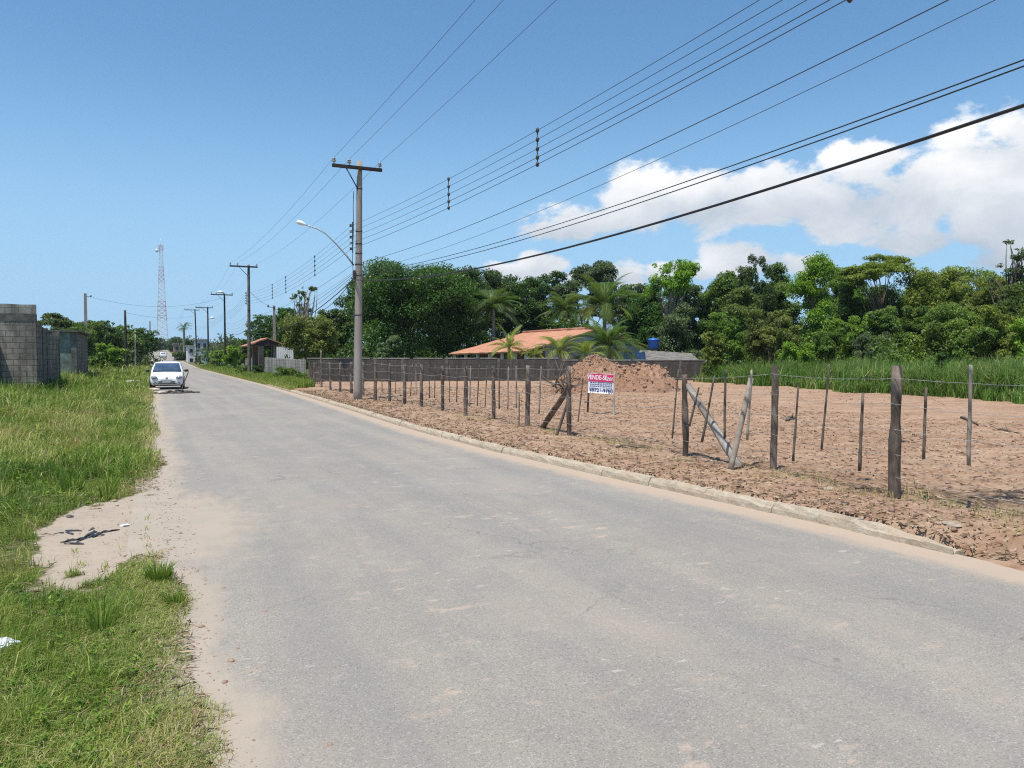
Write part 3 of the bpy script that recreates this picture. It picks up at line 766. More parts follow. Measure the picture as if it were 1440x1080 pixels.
def fence():
    root = empty('wire_fence', (7.5, 22, .12), 0, 'long wire fence of rough dark wooden posts along the cleared dirt lot', 'fence')
    rt = Vector(root.location); rnd = random.Random(5)
    rows = [(1258, 703, 515, .059, 0), (1088, 662, 515, .048, 0), (964, 643, 527, .050, -.03), (800, 614, 515, .052, 0), (742, 601, 514, .056, .01), (694, 591, 514, .048, 0), (655, 587, 515, .052, .0), (622, 580, 514, .050, .02), (593, 574, 512.5, .052, .0), (569, 569.5, 511, .052, 0), (548, 565, 511, .052, 0), (528, 564, 504, .058, 0), (511, 557.5, 509, .05, 0), (494, 554, 509, .06, 0), (478, 552, 509, .05, .03), (465, 549.5, 509, .05, -.03), (452, 546, 493, .05, 0), (442, 545, 510, .05, 0)]
    tops = []
    for px, py, ty, r, lean in rows:
        b = G(px, py, .12); d = (b - Vector((0, 0, 0))); dep = b.x * math.sin(YAW) + b.y * math.cos(YAW)
        top = Vector((b.x + lean, b.y, zat(ty, dep)))
        mb = MB(); post_mesh(mb, b - Vector((0, 0, .15)) - rt, top - rt, r, rnd)
        mb.build('post', M['wood_post'], root); tops.append((b, top))
    # post out of frame keeps the wires going
    b = Vector((7.5, 3.6, .12)); tops.insert(0, (b, b + Vector((0, 0, 1.45))))
    mb = MB(); post_mesh(mb, b - Vector((0, 0, .15)) - rt, tops[0][1] - rt, .06, rnd); mb.build('post', M['wood_post'], root)
    # braces
    def brace(p0, p1, r, mat, r2=None, nm='brace'):
        mb = MB(); post_mesh(mb, p0 - rt, p1 - rt, r, rnd, .1); mb.build(nm, M[mat], root)
    A = G(964, 643, .12); Dp = A.x * math.sin(YAW) + A.y * math.cos(YAW)
    f = lambda px, py, d: Vector((*at(px, d)[:2], zat(py, d)))
    brace(G(1040, 659, .10), f(967, 541, 12.1), .058, 'wood_grey')
    brace(G(1027, 664, .10), f(1056, 533, 10.9), .040, 'stick_pale')
    brace(G(762, 603, .10), f(800, 545, 15.3), .062, 'wood_post')
    brace(G(782, 615, .10), f(800, 560, 15.25), .03, 'stick')
    # hanging droppers between the posts: (px, bottom row, top row)
    dr = [(1365, 655, 513, 1365), (1301, 646, 545, 1303), (1211, 663, 553, 1214), (1157, 632, 513, 1166), (1117, 649, 539, 1123), (1052, 619, 520, 1057), (1020, 617, 520, 1020), (988, 622, 528, 1005), (970, 600, 545, 983), (946, 617, 520, 954),
          (813, 593, 533, 820), (730, 601, 552, 730), (758, 582, 516, 761), (702, 575, 515, 702), (714, 576, 516, 715), (726, 574, 515, 726), (660, 572, 515, 662), (671, 571, 514, 674), (682, 573, 515, 685), (632, 566, 514, 632), (642, 566, 514, 643), (604, 560, 513, 603), (611, 560, 513, 612), (577, 557, 512, 580), (585, 556, 512, 585), (556, 553, 511, 557), (537, 551, 510, 537)]
    for px, by, ty, tx in dr:
        # distance of the fence plane (x = 7.5) at that column
        k = (px - 720) / F
        # x = k*d ; v = x cos + d sin = 7.5
        d = 7.5 / (k * math.cos(YAW) + math.sin(YAW)); d2 = 7.5 / ((tx - 720) / F * math.cos(YAW) + math.sin(YAW))
        dz = (d + d2) / 2
        b = Vector((*at(px, dz)[:2], max(zat(by, dz), .1))); t_ = Vector((*at(tx, dz)[:2], zat(ty, dz)))
        mb = MB(); post_mesh(mb, b - rt, t_ - rt, rnd.uniform(.013, .019), rnd, .15, 6)
        mb.build('dropper', M['stick_pale' if rnd.random() < .3 else 'stick'], root)
    for k, hz in enumerate((1.36, 1.08, .80, .52, .27)):
        mb = MB()
        for (b0, t0), (b1, t1) in zip(tops[:-1], tops[1:]):
            h0, h1 = min(hz, (t0 - b0).z - .05), min(hz, (t1 - b1).z - .05)
            pts = []
            for j in range(9):
                s = j / 8; p = (b0 + Vector((-.05, 0, h0))).lerp(b1 + Vector((-.05, 0, h1)), s)
                p.z -= .07 * 4 * s * (1 - s) * (1 if k else .6) * (b1 - b0).length / 3 + rnd.uniform(0, .008); pts.append(p - rt)
            mb.tube(pts, .0021 + .0016 * (b0.y / 30), 4, False)
            if b0.y < 14:                            # barbs
                for j in range(14):
                    s = (j + rnd.random()) / 14; p = pts[0].lerp(pts[-1], s); p.z = pts[0].lerp(pts[-1], s).z - .07 * 4 * s * (1 - s) * (1 if k else .6) * (b1 - b0).length / 3
                    mb.tube([p - Vector((.0, .006, .014)), p + Vector((0, .006, .014))], .0012, 3, False)
        mb.build('barbed_wire', M['fence_wire'], root)
    # slack tie wires running down to the ground
    for a, b in ((tops[2], (1140, 570)), (tops[1], (1330, 570))):
        mb = MB()
        p0 = a[1] - Vector((0, 0, .1)); d = p0.x * math.sin(YAW) + p0.y * math.cos(YAW) + .4
        p1 = Vector((*at(b[0], d)[:2], zat(b[1], d)))
        mb.tube([p0 - rt, p0.lerp(p1, .5) - rt - Vector((0, 0, .03)), p1 - rt], .0022, 4, False)
        mb.build('tie_wire', M['fence_wire'], root)
fence()

# ------------------------------------------------------------------ sale sign on two stakes
def text_mesh(body, size, mat, xs=1.0, shear=0.0, bold=0.0):
    cu = bpy.data.curves.new('t', 'FONT'); cu.body = body; cu.size = size; cu.align_x = 'CENTER'; cu.align_y = 'CENTER'; cu.extrude = .001; cu.shear = shear; cu.offset = bold
    o = bpy.data.objects.new('t', cu); C.objects.link(o)
    bpy.context.view_layer.update()
    me = bpy.data.meshes.new_from_object(o.evaluated_get(bpy.context.evaluated_depsgraph_get()))
    bpy.data.objects.remove(o)
    for v in me.vertices: v.co.x *= xs
    me.materials.clear(); me.materials.append(mat); return me

def sign():
    b0, b1 = G(826, 580, .12), G(863, 585, .12); mid = (b0 + b1) / 2
    d = mid.x * math.sin(YAW) + mid.y * math.cos(YAW)
    root = empty('sale_sign', mid, 0, 'small red and white property sale sign nailed on two stakes before the earth mounds', 'sign')
    rnd = random.Random(8)
    for (b, ty, m_, tx) in ((b0, 524, 'wood_post', 829), (b1, 522, 'wood_grey', 864)):
        top = Vector((*at(tx, d)[:2], zat(ty, d))) ; mb = MB()
        post_mesh(mb, b - Vector((0, 0, .1)) - mid, top - mid, .028, rnd, .1, 7); mb.build('stake', M[m_], root)
    W, H = 36.5 / F * d, 27.5 / F * d
    c = Vector((*at(845.5, d - .06)[:2], zat(539.3, d))) - mid
    mb = MB(); nx, ny = 16, 10; vs = []; fs = []
    for side in (0, 1):
        for j in range(ny + 1):
            for i in range(nx + 1):
                x, z = (i / nx - .5) * W, (j / ny - .5) * H
                y = .006 * math.sin(x * 9 + z * 6) * (1 - j / ny) + side * .006
                vs.append((x, y, z))
    N = (nx + 1) * (ny + 1)
    for j in range(ny):
        for i in range(nx):
            a = j * (nx + 1) + i; fs.append((a, a + 1, a + nx + 2, a + nx + 1)); fs.append((N + a, N + a + nx + 1, N + a + nx + 2, N + a + 1))
    rim = [j * (nx + 1) for j in range(ny + 1)]; rr = [a + nx for a in rim]
    for e in (list(range(nx + 1)), list(range(ny * (nx + 1), N)), rim, rr):
        for a, b in zip(e[:-1], e[1:]): fs.append((a, b, N + b, N + a))
    mb.add(vs, fs, True); panel = mb.build('panel', M['sign_white'], root, c)
    panel.rotation_euler = (R_(-6), R_(3.6), -YAW + R_(4))
    def on(name, me, x, z, y=-.0085):
        o = obj(name, me, panel, (x * W, y, z * H)); return o
    mb = MB(); mb.box((0, 0, 0), (W * .985, .002, H * .40)); q = mb.build('red_band', M['sign_red'], panel, (0, -.0075, H * .29))
    for me, x, z in ((text_mesh('VENDE-SE', .165 * W / .68, M['sign_white'], .72, 0, .004), -.17, .29), (text_mesh('zon', .17 * W / .68, M['sign_white'], .75, .35, .002), .33, .275), (text_mesh('99721-9760', .135 * W / .68, M['sign_ink'], .95, 0, .003), 0, -.35)):
        me.transform(Matrix.Rotation(math.pi / 2, 4, 'X')); on('lettering', me, x, z, -.0105)
    r2 = random.Random(2)
    for k, z in enumerate((.035, -.06, -.15)):
        x = -.44; mb = MB()
        while x < .42:
            w = r2.uniform(.03, .085); mb.box(((x + w / 2) * W, 0, z * H), (w * W, .0015, .034 * H)); x += w + .018
        mb.build('lettering', M['sign_ink'], panel, (0, -.0095, 0))
    pass
sign()

# ------------------------------------------------------------------ earth mounds, dead branches
def mound(label, px, py, W, D, H, seed, lean=0.0):
    p = G(px, py, .1); n = 96
    a = np.linspace(0, 2 * np.pi, n, endpoint=False); r = np.linspace(0, 1, 44)
    A, Rr = np.meshgrid(a, r); rag = 1 + .28 * (fbm(np.cos(A) * 1.6 + 5, np.sin(A) * 1.6 + 5, seed) - .5) * 2
    x = np.cos(A) * Rr * W / 2 * rag; y = np.sin(A) * Rr * D / 2 * rag
    z = H * np.clip(1 - Rr ** 2, 0, 1) ** .85
    env = sm((1 - Rr) * 4)
    z = z + env * ((fbm(x * 1.3 + 9, y * 1.3, seed + 1) - .5) * .55 + (fbm(x * 4, y * 4, seed + 2) - .5) * .46 + (fbm(x * 11, y * 11, seed + 3) - .5) * .34) - .12 * (1 - env)
    x = x + z * lean
    V = np.stack([x, y, z], -1).reshape(-1, 3)
    i = (np.arange(43)[:, None] * n); j = np.arange(n)[None]; j2 = (j + 1) % n
    Q = np.stack([i + j, i + j2, i + n + j2, i + n + j], -1).reshape(-1, 4)
    o = obj('earth_mound', np_mesh('earth_mound', V, Q, None, M['mound_dirt'], {'ash_shade': np.zeros(len(V))}), None, p)
    o.rotation_euler = (0, 0, -YAW); fix_normals(o)
    k = RNG.integers(0, len(V), 1300); pos = V[k]; pos = pos[pos[:, 2] > .03]
    cl = obj('clods', stones_mesh('clods', pos, np.clip(RNG.lognormal(-3.45, .5, len(pos)), .012, .11), M['clod'], RNG.random(len(pos)) * .55 + .2), o); cl['kind'] = 'stuff'
    tag(o, label, 'mound')
mound('taller brown earth mound behind the sale sign with leaves on top', 838, 551, 4.0, 2.9, 1.50, 81)
mound('lower reddish earth mound to the right of the sale sign', 903, 552, 3.7, 2.8, 1.26, 91)

def branch_pile():
    p = G(789, 554, .12); root = MB(); rnd = random.Random(4)
    for k in range(22):
        a = rnd.uniform(0, 6.28); l = rnd.uniform(.7, 2.1); e = rnd.uniform(.2, 1.25)
        b = Vector((rnd.gauss(0, .28), rnd.gauss(0, .25), rnd.uniform(0, .35)))
        d = Vector((math.cos(a) * math.cos(e), math.sin(a) * math.cos(e), math.sin(e)))
        s = Vector((rnd.uniform(-1, 1), rnd.uniform(-1, 1), rnd.uniform(-.3, .5))) * .18 * l
        pts = [b, b + d * l * .4 + s * .6, b + d * l * .75 + s, b + d * l + s * .6]
        root.tube(pts, [.028, .02, .013, .005], 5)
        for q in range(3):
            t = rnd.uniform(.3, .9); c = b + d * l * t + s * t; dd = (d + Vector((rnd.uniform(-1, 1), rnd.uniform(-1, 1), rnd.uniform(-.4, .8)))).normalized() * rnd.uniform(.2, .6)
            root.tube([c, c + dd], [.01, .003], 4)
    tag(root.build('branch_pile', M['stick'], None, p), 'tangled pile of dry brown branches left of the taller earth mound', 'branches')
branch_pile()

# ------------------------------------------------------------------ utility poles
ARM_D = Vector((1, 0, 0))
def insulator(mb, c, s=1.0):
    mb.lathe([(.012 * s, 0), (.012 * s, .05 * s), (.05 * s, .055 * s), (.055 * s, .075 * s), (.03 * s, .085 * s), (.028 * s, .105 * s), (.045 * s, .11 * s), (.045 * s, .128 * s), (.018 * s, .15 * s)], c, 9)
def pole(name, base, H, r0, r1, matp, arm_mat, label, arm=(-1.15, .95), arm_drop=.18, tilt=(0, 0), lamp=False, rack=True, detail=True, arm_h=.12):
    root = empty(name, base, 0, label, 'utility pole', 'utility poles along the right verge')
    mb = MB(); n = 14
    top = Vector((tilt[0], tilt[1], H))
    mb.tube([Vector((0, 0, -.3)).lerp(top, k / n) for k in range(n + 1)], [r0 + (r1 - r0) * k / n for k in range(n + 1)], 14); mb.build('shaft', M[matp], root)
    za = H - arm_drop; c = Vector((tilt[0] * za / H, tilt[1] * za / H, za))
    yo = -(r1 + arm_h * .42 + .005)
    mb = MB(); mb.box(c + Vector(((arm[0] + arm[1]) / 2, yo, 0)), (arm[1] - arm[0], arm_h * .85, arm_h), bev=.012); mb.build('crossarm', M[arm_mat], root)
    mb = MB(); mb.tube([c + Vector((arm[0] * .5, yo + .0, -arm_h / 2)), c + Vector((-r1 * .8, -r1 * .6, -.75))], .022, 6); mb.build('arm_brace', M['steel_dark'], root)
    xs = (arm[0] + .07, arm[0] + .62, arm[1] - .08)
    for x in xs:
        mb = MB(); insulator(mb, c + Vector((x, yo, arm_h / 2 - .004)), 1.45); mb.build('insulator', M['porcelain'], root)
    zr = H - 2.35
    if rack:
        mb = MB(); mb.box((-r1 - .045, 0, zr - .42), (.03, .05, 1.12)); mb.build('rack_bracket', M['steel_dark'], root)
        for k in range(5):
            mb = MB(); mb.lathe([(.045, -.045), (.05, -.03), (.028, 0), (.05, .03), (.045, .045)], (-r1 - .115, 0, zr - k * .21), 9); mb.build('spool_insulator', M['porcelain' if k % 2 else 'steel_dark'], root)
    if detail:
        for z in (H - 1.0, H - 2.55, H - 3.0, H - 3.35, H - 3.75, H - 4.15, H - 5.6):
            t = z / H; r = r0 + (r1 - r0) * t + .006
            q = Vector((tilt[0] * t, tilt[1] * t, z)); mb = MB(); mb.lathe([(r, -.025), (r + .004, 0), (r, .025)], q, 14); mb.build('steel_band', M['steel_dark'], root)
    return root, [c + Vector((x, yo, arm_h / 2 + .215)) + Vector(base) for x in xs], zr + base[2], -r1 - .165

p1 = G(503, 562, .12); D1 = p1.x * math.sin(YAW) + p1.y * math.cos(YAW); H1 = zat(229.5, D1) - .12
poles = []
P1 = pole('utility_pole', p1, H1, .165, .098, 'pole_concrete', 'wood_dark_pole', 'tall round concrete pole with curved lamp arm and dark crossarm, closest to the viewer', (-1.03, .80), .28, (.12, -.05)); poles.append(P1)
def lamp():
    root = P1[0]; d = D1
    f = lambda px, py, dx=0: Vector((*at(px, d + dx)[:2], zat(py, d + dx))) - Vector(p1)
    pts = [f(498.5, 374, -.05), f(489, 361, -.1), f(474, 344, -.1), f(460, 330, -.1), f(448, 323, -.1), f(438, 319.5, -.1), f(431, 317.5, -.1)]
    mb = MB(); mb.tube(pts, [.034, .03, .028, .026, .025, .024, .024], 8); arm = mb.build('lamp_arm', M['galv'], root)
    a, b = f(433, 318, -.1), f(419, 313.5, -.1); ax = (b - a); L = ax.length; ax.normalize()
    mb = MB(); ring = 12; vs = []; fs = []
    prof = [(0, .03), (.12, .055), (.3, .10), (.55, .135), (.8, .13), (.95, .08), (1, .02)]
    sd = ax.cross(Vector((0, 0, 1))).normalized(); up = sd.cross(ax)
    for t, r in prof:
        for k in range(ring):
            w = 2 * math.pi * k / ring; vs.append(a + ax * L * t + sd * math.cos(w) * r + up * math.sin(w) * r * (.75 if math.sin(w) > 0 else .5))
    for i in range(len(prof) - 1):
        for k in range(ring): k2 = (k + 1) % ring; fs.append((i * ring + k, i * ring + k2, (i + 1) * ring + k2, (i + 1) * ring + k))
    mb.add(vs, fs + [tuple(range(ring)), tuple(range(len(vs) - ring, len(vs)))], True); hd = fix_normals(mb.build('lamp_head', M['lamp_white'], arm))
    mb = MB(); mb.box((f(499, 387, -.12)), (.10, .10, .34), bev=.02); mb.build('cable_box', M['steel_dark'], root)
    mb = MB(); z0 = H1 - 1.0
    mb.tube([Vector((-.10, -.05, z0 - .1)), Vector((-.13, -.06, z0 - .6)), Vector((-.12, -.05, z0 - 1.4)), Vector((-.16, -.04, z0 - 2.6)), Vector((-.14, -.05, z0 - 3.2))], .012, 5); mb.build('drop_cable', M['black_cable'], root)
lamp()
def far_pole(px, base_row, d, top_row, label, **k):
    b = at(px, d, .05); H = zat(top_row, d) - .05
    return pole('utility_pole', b, H, **k, label=label)
P2 = far_pole(350.5, 528, 64, 373, 'weathered wooden pole with crossarm standing before the gatehouse wall', r0=.15, r1=.10, matp='wood_pole', arm_mat='wood_dark_pole', tilt=(.05, 0), arm=(-1.5, .70), detail=True); poles.append(P2)
P3 = far_pole(317, 524, 93, 413, 'thin dark pole with crossarm and small lamp beside the lime green bushes', r0=.13, r1=.095, matp='wood_dark_pole', arm_mat='wood_dark_pole', arm=(-1.55, .95), detail=False, rack=False); poles.append(P3)
P4 = far_pole(293.3, 515, 119, 431.5, 'dark wooden pole beside the teal building, wide crossarm, right one of the far pair', r0=.14, r1=.10, matp='wood_dark_pole', arm_mat='wood_dark_pole', arm=(-1.75, .75), detail=False, rack=False); poles.append(P4)
P5 = far_pole(277.3, 512, 150, 435, 'dark leaning pole in front of the pale building, left one of the far pair', r0=.15, r1=.11, matp='wood_dark_pole', arm_mat='wood_dark_pole', arm=(-1.9, .8), tilt=(-.25, 0), detail=False, rack=False); poles.append(P5)
def small_lamp(Pp, px, py, d, right=.9):
    root = Pp[0]; b = Vector(root.location)
    q = Vector((*at(px, d)[:2], zat(py, d))) - b; s = Vector((0, -.1, q.z - .45))
    mb = MB(); mb.tube([s, s.lerp(q, .5) + Vector((0, 0, .25)), q + Vector((.3, 0, .05))], .03, 6); arm = mb.build('lamp_arm', M['galv'], root)
    mb = MB(); mb.lathe([(.04, -.42), (.13, -.25), (.17, 0), (.15, .2), (.04, .34)], q, 9, 'x'); mb.build('lamp_head', M['lamp_white'], arm)
small_lamp(P3, 315 - 3, 411, 92.5)
small_lamp(P4, 300, 447, 118)

LP = empty('concrete_post', at(386.5, 66, .05), 0, 'slim square concrete service post with short bracket, behind gatehouse', 'service post')
H = zat(430, 66) - .05
mb = MB(); mb.box((0, 0, H / 2), (.26, .24, H), taper=.7); mb.build('shaft', M['pole_concrete'], LP)
mb = MB(); mb.tube([(.1, -.1, H - .18), (-.6, -.1, H - .12)], .03, 6); mb.build('bracket', M['steel_dark'], LP)
mb = MB(); mb.lathe([(.05, 0), (.08, .03), (.05, .1), (.07, .13), (.02, .18)], (-.5, -.1, H - .1), 8); mb.build('insulator', M['porcelain'], LP)
def post_thing(name, px, d, top, r, mat, label, sq=False, tilt=0, base=.3, cap=False):
    b = at(px, d, base); H = zat(top, d) - base
    root = empty(name, b, 0, label, 'pole')
    mb = MB()
    if sq: mb.box((0, 0, H / 2), (r * 2, r * 2, H), taper=.75)
    else: mb.tube([(tilt * k / 6, 0, H * k / 6 - .1 * (k == 0)) for k in range(7)], [r * (1 - .05 * k) for k in range(7)], 9)
    mb.build('shaft', M[mat], root)
    if cap:
        mb = MB(); mb.tube([(0, 0, H - .35), (.55, 0, H - .3)], .03, 6); mb.lathe([(.05, 0), (.08, .04), (.04, .12)], (.5, 0, H - .28), 8); mb.build('bracket', M['steel_dark'], root)
    return root
post_thing('concrete_post', 122, 77, 413, .16, 'pole_concrete', 'tall pale square concrete post rising behind the block shed on the left', True, cap=True)
post_thing('wooden_pole', 178, 79, 436.5, .15, 'wood_dark_pole', 'short stout black wooden pole standing beside the left bushes', False, -.05)
post_thing('service_post', 190.5, 72, 470, .06, 'wood_grey', 'thin pale bare post standing in the left roadside grass', False, .03)
post_thing('concrete_post', 212, 190, 452, .2, 'pole_concrete', 'tiny distant grey post above the trees, left of the tower', True)
post_thing('service_post', 262.5, 92, 496, .05, 'wood_grey', 'short grey stub post on the right verge beside the dark lamp pole', False, .02, .05) if False else None

# ------------------------------------------------------------------ overhead wires
def span(a, b, sag, n=14):
    return [a.lerp(b, k / n) - Vector((0, 0, 4 * sag * (k / n) * (1 - k / n))) for k in range(n + 1)]
def first_span(anchor, x_end, px, py, c, n=40, u_end=-12):
    # parabola from the anchor on pole 1 through the point seen at (px,py), curvature c
    r, _ = ray(px, py)
    # lateral position of the wire varies linearly from anchor.x to x_end
    best = None
    for k in range(4000):
        u = u_end + (anchor.y - u_end) * k / 4000
        x = x_end + (anchor.x - x_end) * (u - u_end) / (anchor.y - u_end)
        if u <= .3: continue
        e = abs(x / u - r.x / r.y)
        if best is None or e < best[0]: best = (e, u, x)
    _, us_, xs_ = best
    z = CAM_H + r.z / r.y * us_
    # z(u) = z1 + m (u-u1) + c (u-u1)(u-us)
    m = (z - anchor.z) / (us_ - anchor.y); pts = []
    for k in range(n + 1):
        u = anchor.y + (u_end - anchor.y) * k / n
        x = x_end + (anchor.x - x_end) * (u - u_end) / (anchor.y - u_end)
        pts.append(Vector((x, u, anchor.z + m * (u - anchor.y) + c * (u - anchor.y) * (u - us_))))
    return pts
def wire(name, label, group, pts, r, mat='line_wire', cat='power line'):
    mb = MB(); mb.tube(pts, r, 5); tag(mb.build(name, M[mat]), label, cat, group)
anch = [p[1] for p in poles]
for k, (px, lab) in enumerate(((668, 'left'), (708, 'middle'), (782, 'right'))):
    a = anch[0][k]
    pts = first_span(a, a.x, px, 0, .0010)[::-1]
    prev = a
    for j in range(1, 5):
        b = anch[j][k]; pts += span(prev, b, .45 if j < 3 else .3)[1:]; prev = b
    pts += span(prev, prev + Vector((-.6, 45, -.8)), .3)[1:]
    wire('power_line', f'thin high power line tied to the {lab} insulator of the crossarms', 'high power lines', pts, .005)
zr = P1[2]; xr = p1.x + P1[3] + .02 + .06
LV = []
ords = ('topmost', 'second from the top', 'middle', 'fourth from the top', 'lowest')
for k, px in enumerate((1068, 1100, 1134, 1166, 1190)):
    a = Vector((xr, p1.y, zr - .21 * k))
    f1 = first_span(a, xr, px, 0, .0016); pts = f1[::-1]
    b = Vector((P2[0].location.x - .25, P2[0].location.y, P2[2] - .21 * k)); s1 = span(a, b, .55); pts += s1[1:]
    e = Vector((P3[0].location.x - .2, P3[0].location.y, zat(440 + 2 * k, 93))); pts += span(b, e, .5)[1:]
    e2 = Vector((P4[0].location.x - .2, P4[0].location.y, zat(455 + 1.5 * k, 119))); pts += span(e, e2, .3)[1:]
    e3 = Vector((P5[0].location.x - .2, P5[0].location.y, zat(458 + 1.2 * k, 150))); pts += span(e2, e3, .3)[1:]
    wire('power_line', f'black power line, {ords[k]} of the five stacked on the pole rack', 'stacked power lines', pts, .006 if k > 2 else .0048); LV.append((f1, s1))
tele = []
for k, (px, py, row, c, r, lab, mat) in enumerate(((1334, 0, 373, .0022, .0062, 'thin telephone cable just below the five stacked lines', 'line_wire'), (1399, 0, 384, .0026, .004, 'faint thin telephone wire under the upper telephone cable', 'line_wire'), (1440, 84, 386, .0022, .0072, 'upper strand of the pair of close black telephone cables', 'black_cable'), (1440, 93, 389, .0024, .0078, 'lower strand of the pair of close black telephone cables', 'black_cable'), (1440, 148, 394, .0033, .0185, 'thick black sagging cable, lowest and heaviest of the overhead lines', 'black_cable'))):
    a = Vector((p1.x - .14, p1.y, zat(row, D1)))
    pts = first_span(a, a.x, px, py, c)[::-1]
    b = Vector((P2[0].location.x - .15, P2[0].location.y, zat(444 + 5 * k, 64))); pts += span(a, b, .5 + .12 * k)[1:]
    e = Vector((P3[0].location.x - .15, P3[0].location.y, zat(452 + 3 * k, 93))); pts += span(b, e, .5)[1:]
    wire('telephone_cable', lab, 'telephone cables', pts, r, mat, 'cable')
# line spacers on the five stacked lines
def spacer(px, label, sec):
    pts5 = []
    for f1, s1 in LV:
        L_ = f1 if sec == 0 else s1
        best = min(range(len(L_) * 20 - 20), key=lambda q: abs((lambda p: (p.x * math.cos(YAW) - p.y * math.sin(YAW)) / max(.1, p.x * math.sin(YAW) + p.y * math.cos(YAW)) - (px - 720) / F)(L_[q // 20].lerp(L_[q // 20 + 1], (q % 20) / 20))) if (L_[q // 20].y > 3) else 9e9)
        pts5.append(L_[best // 20].lerp(L_[best // 20 + 1], (best % 20) / 20))
    c = pts5[0]; root = empty('line_spacer', c, 0, label, 'line spacer', 'spacers on the stacked power lines')
    mb = MB(); mb.tube([p - c for p in pts5], .012, 6); mb.build('rod', M['line_wire'], root)
    for p in pts5:
        mb = MB(); mb.lathe([(.012, -.05), (.03, -.03), (.036, 0), (.03, .03), (.012, .05)], p - c, 8); mb.build('clip', M['steel_dark'], root)
spacer(1187, 'dark line spacer at the very top edge of the sky, closest to the viewer', 0)
spacer(755, 'dark upright line spacer hanging in mid sky right of the concrete pole, larger one', 0)
spacer(632, 'small upright line spacer just right of the lamp pole', 0)
spacer(444, 'short line spacer between concrete pole and wooden pole, under the lamp head', 1)
spacer(403, 'faint line spacer midway between concrete pole and wooden pole', 1)
spacer(384, 'tiny faint line spacer closest to the weathered wooden pole', 1)
# service drops
q = Vector((*at(125, 77)[:2], zat(417, 77)))
wire('service_cable', 'thin cable sagging across the road to the pale concrete post', None, span(Vector((P3[0].location.x - .2, P3[0].location.y, zat(419, 93))), q, 1.05), .010, 'line_wire', 'cable')
wire('service_cable', 'thin drop cable from the wooden pole down to the slim concrete post', None, span(Vector((P2[0].location.x, P2[0].location.y, zat(408, 64))), Vector((*at(380, 66)[:2], zat(431, 66))), .15), .012, 'line_wire', 'cable')
wire('service_cable', 'lower thin cable crossing the road near the stout black pole', None, span(Vector((*at(178, 79)[:2], zat(440, 79))), Vector((P5[0].location.x, P5[0].location.y, zat(443, 150))), .6), .012, 'line_wire', 'cable')
wire('service_cable', 'dark bundled cable leaving the concrete pole toward the olive tree', None, span(Vector((p1.x - .2, p1.y, zat(397, D1))), Vector((*at(452, 58)[:2], zat(437, 58))), .2), .016, 'black_cable', 'cable')
# ------------------------------------------------------------------ walls and buildings
def wall_seg(name, a, b, z0, z1, th, mat, parent=None, origin=None, jag=0.0, seed=1):
    """a wall from a to b (ground points) as a mesh along its own x axis; z1 number or (za, zb)"""
    a, b = Vector((a[0], a[1], 0)), Vector((b[0], b[1], 0)); L = (b - a).length
    za, zb = z1 if hasattr(z1, '__len__') else (z1, z1)
    n = max(2, int(L / .4)); r = random.Random(seed); mb = MB(); vs = []; fs = []
    for k in range(n + 1):
        x = L * k / n; zt = za + (zb - za) * k / n + r.uniform(-1, 1) * jag
        vs += [(x, -th / 2, z0), (x, -th / 2, zt), (x, th / 2, zt), (x, th / 2, z0)]
    for k in range(n):
        for q in range(4): fs.append((k * 4 + q, k * 4 + (q + 1) % 4, k * 4 + 4 + (q + 1) % 4, k * 4 + 4 + q))
    fs += [(0, 1, 2, 3), (n * 4 + 3, n * 4 + 2, n * 4 + 1, n * 4)]
    mb.add(vs, fs); o = fix_normals(mb.build(name, M[mat], parent))
    o.location = a - Vector(origin) if origin is not None else a
    if origin is not None: o.location.z = -origin[2]
    o.rotation_euler = (0, 0, math.atan2((b - a).y, (b - a).x))
    return o

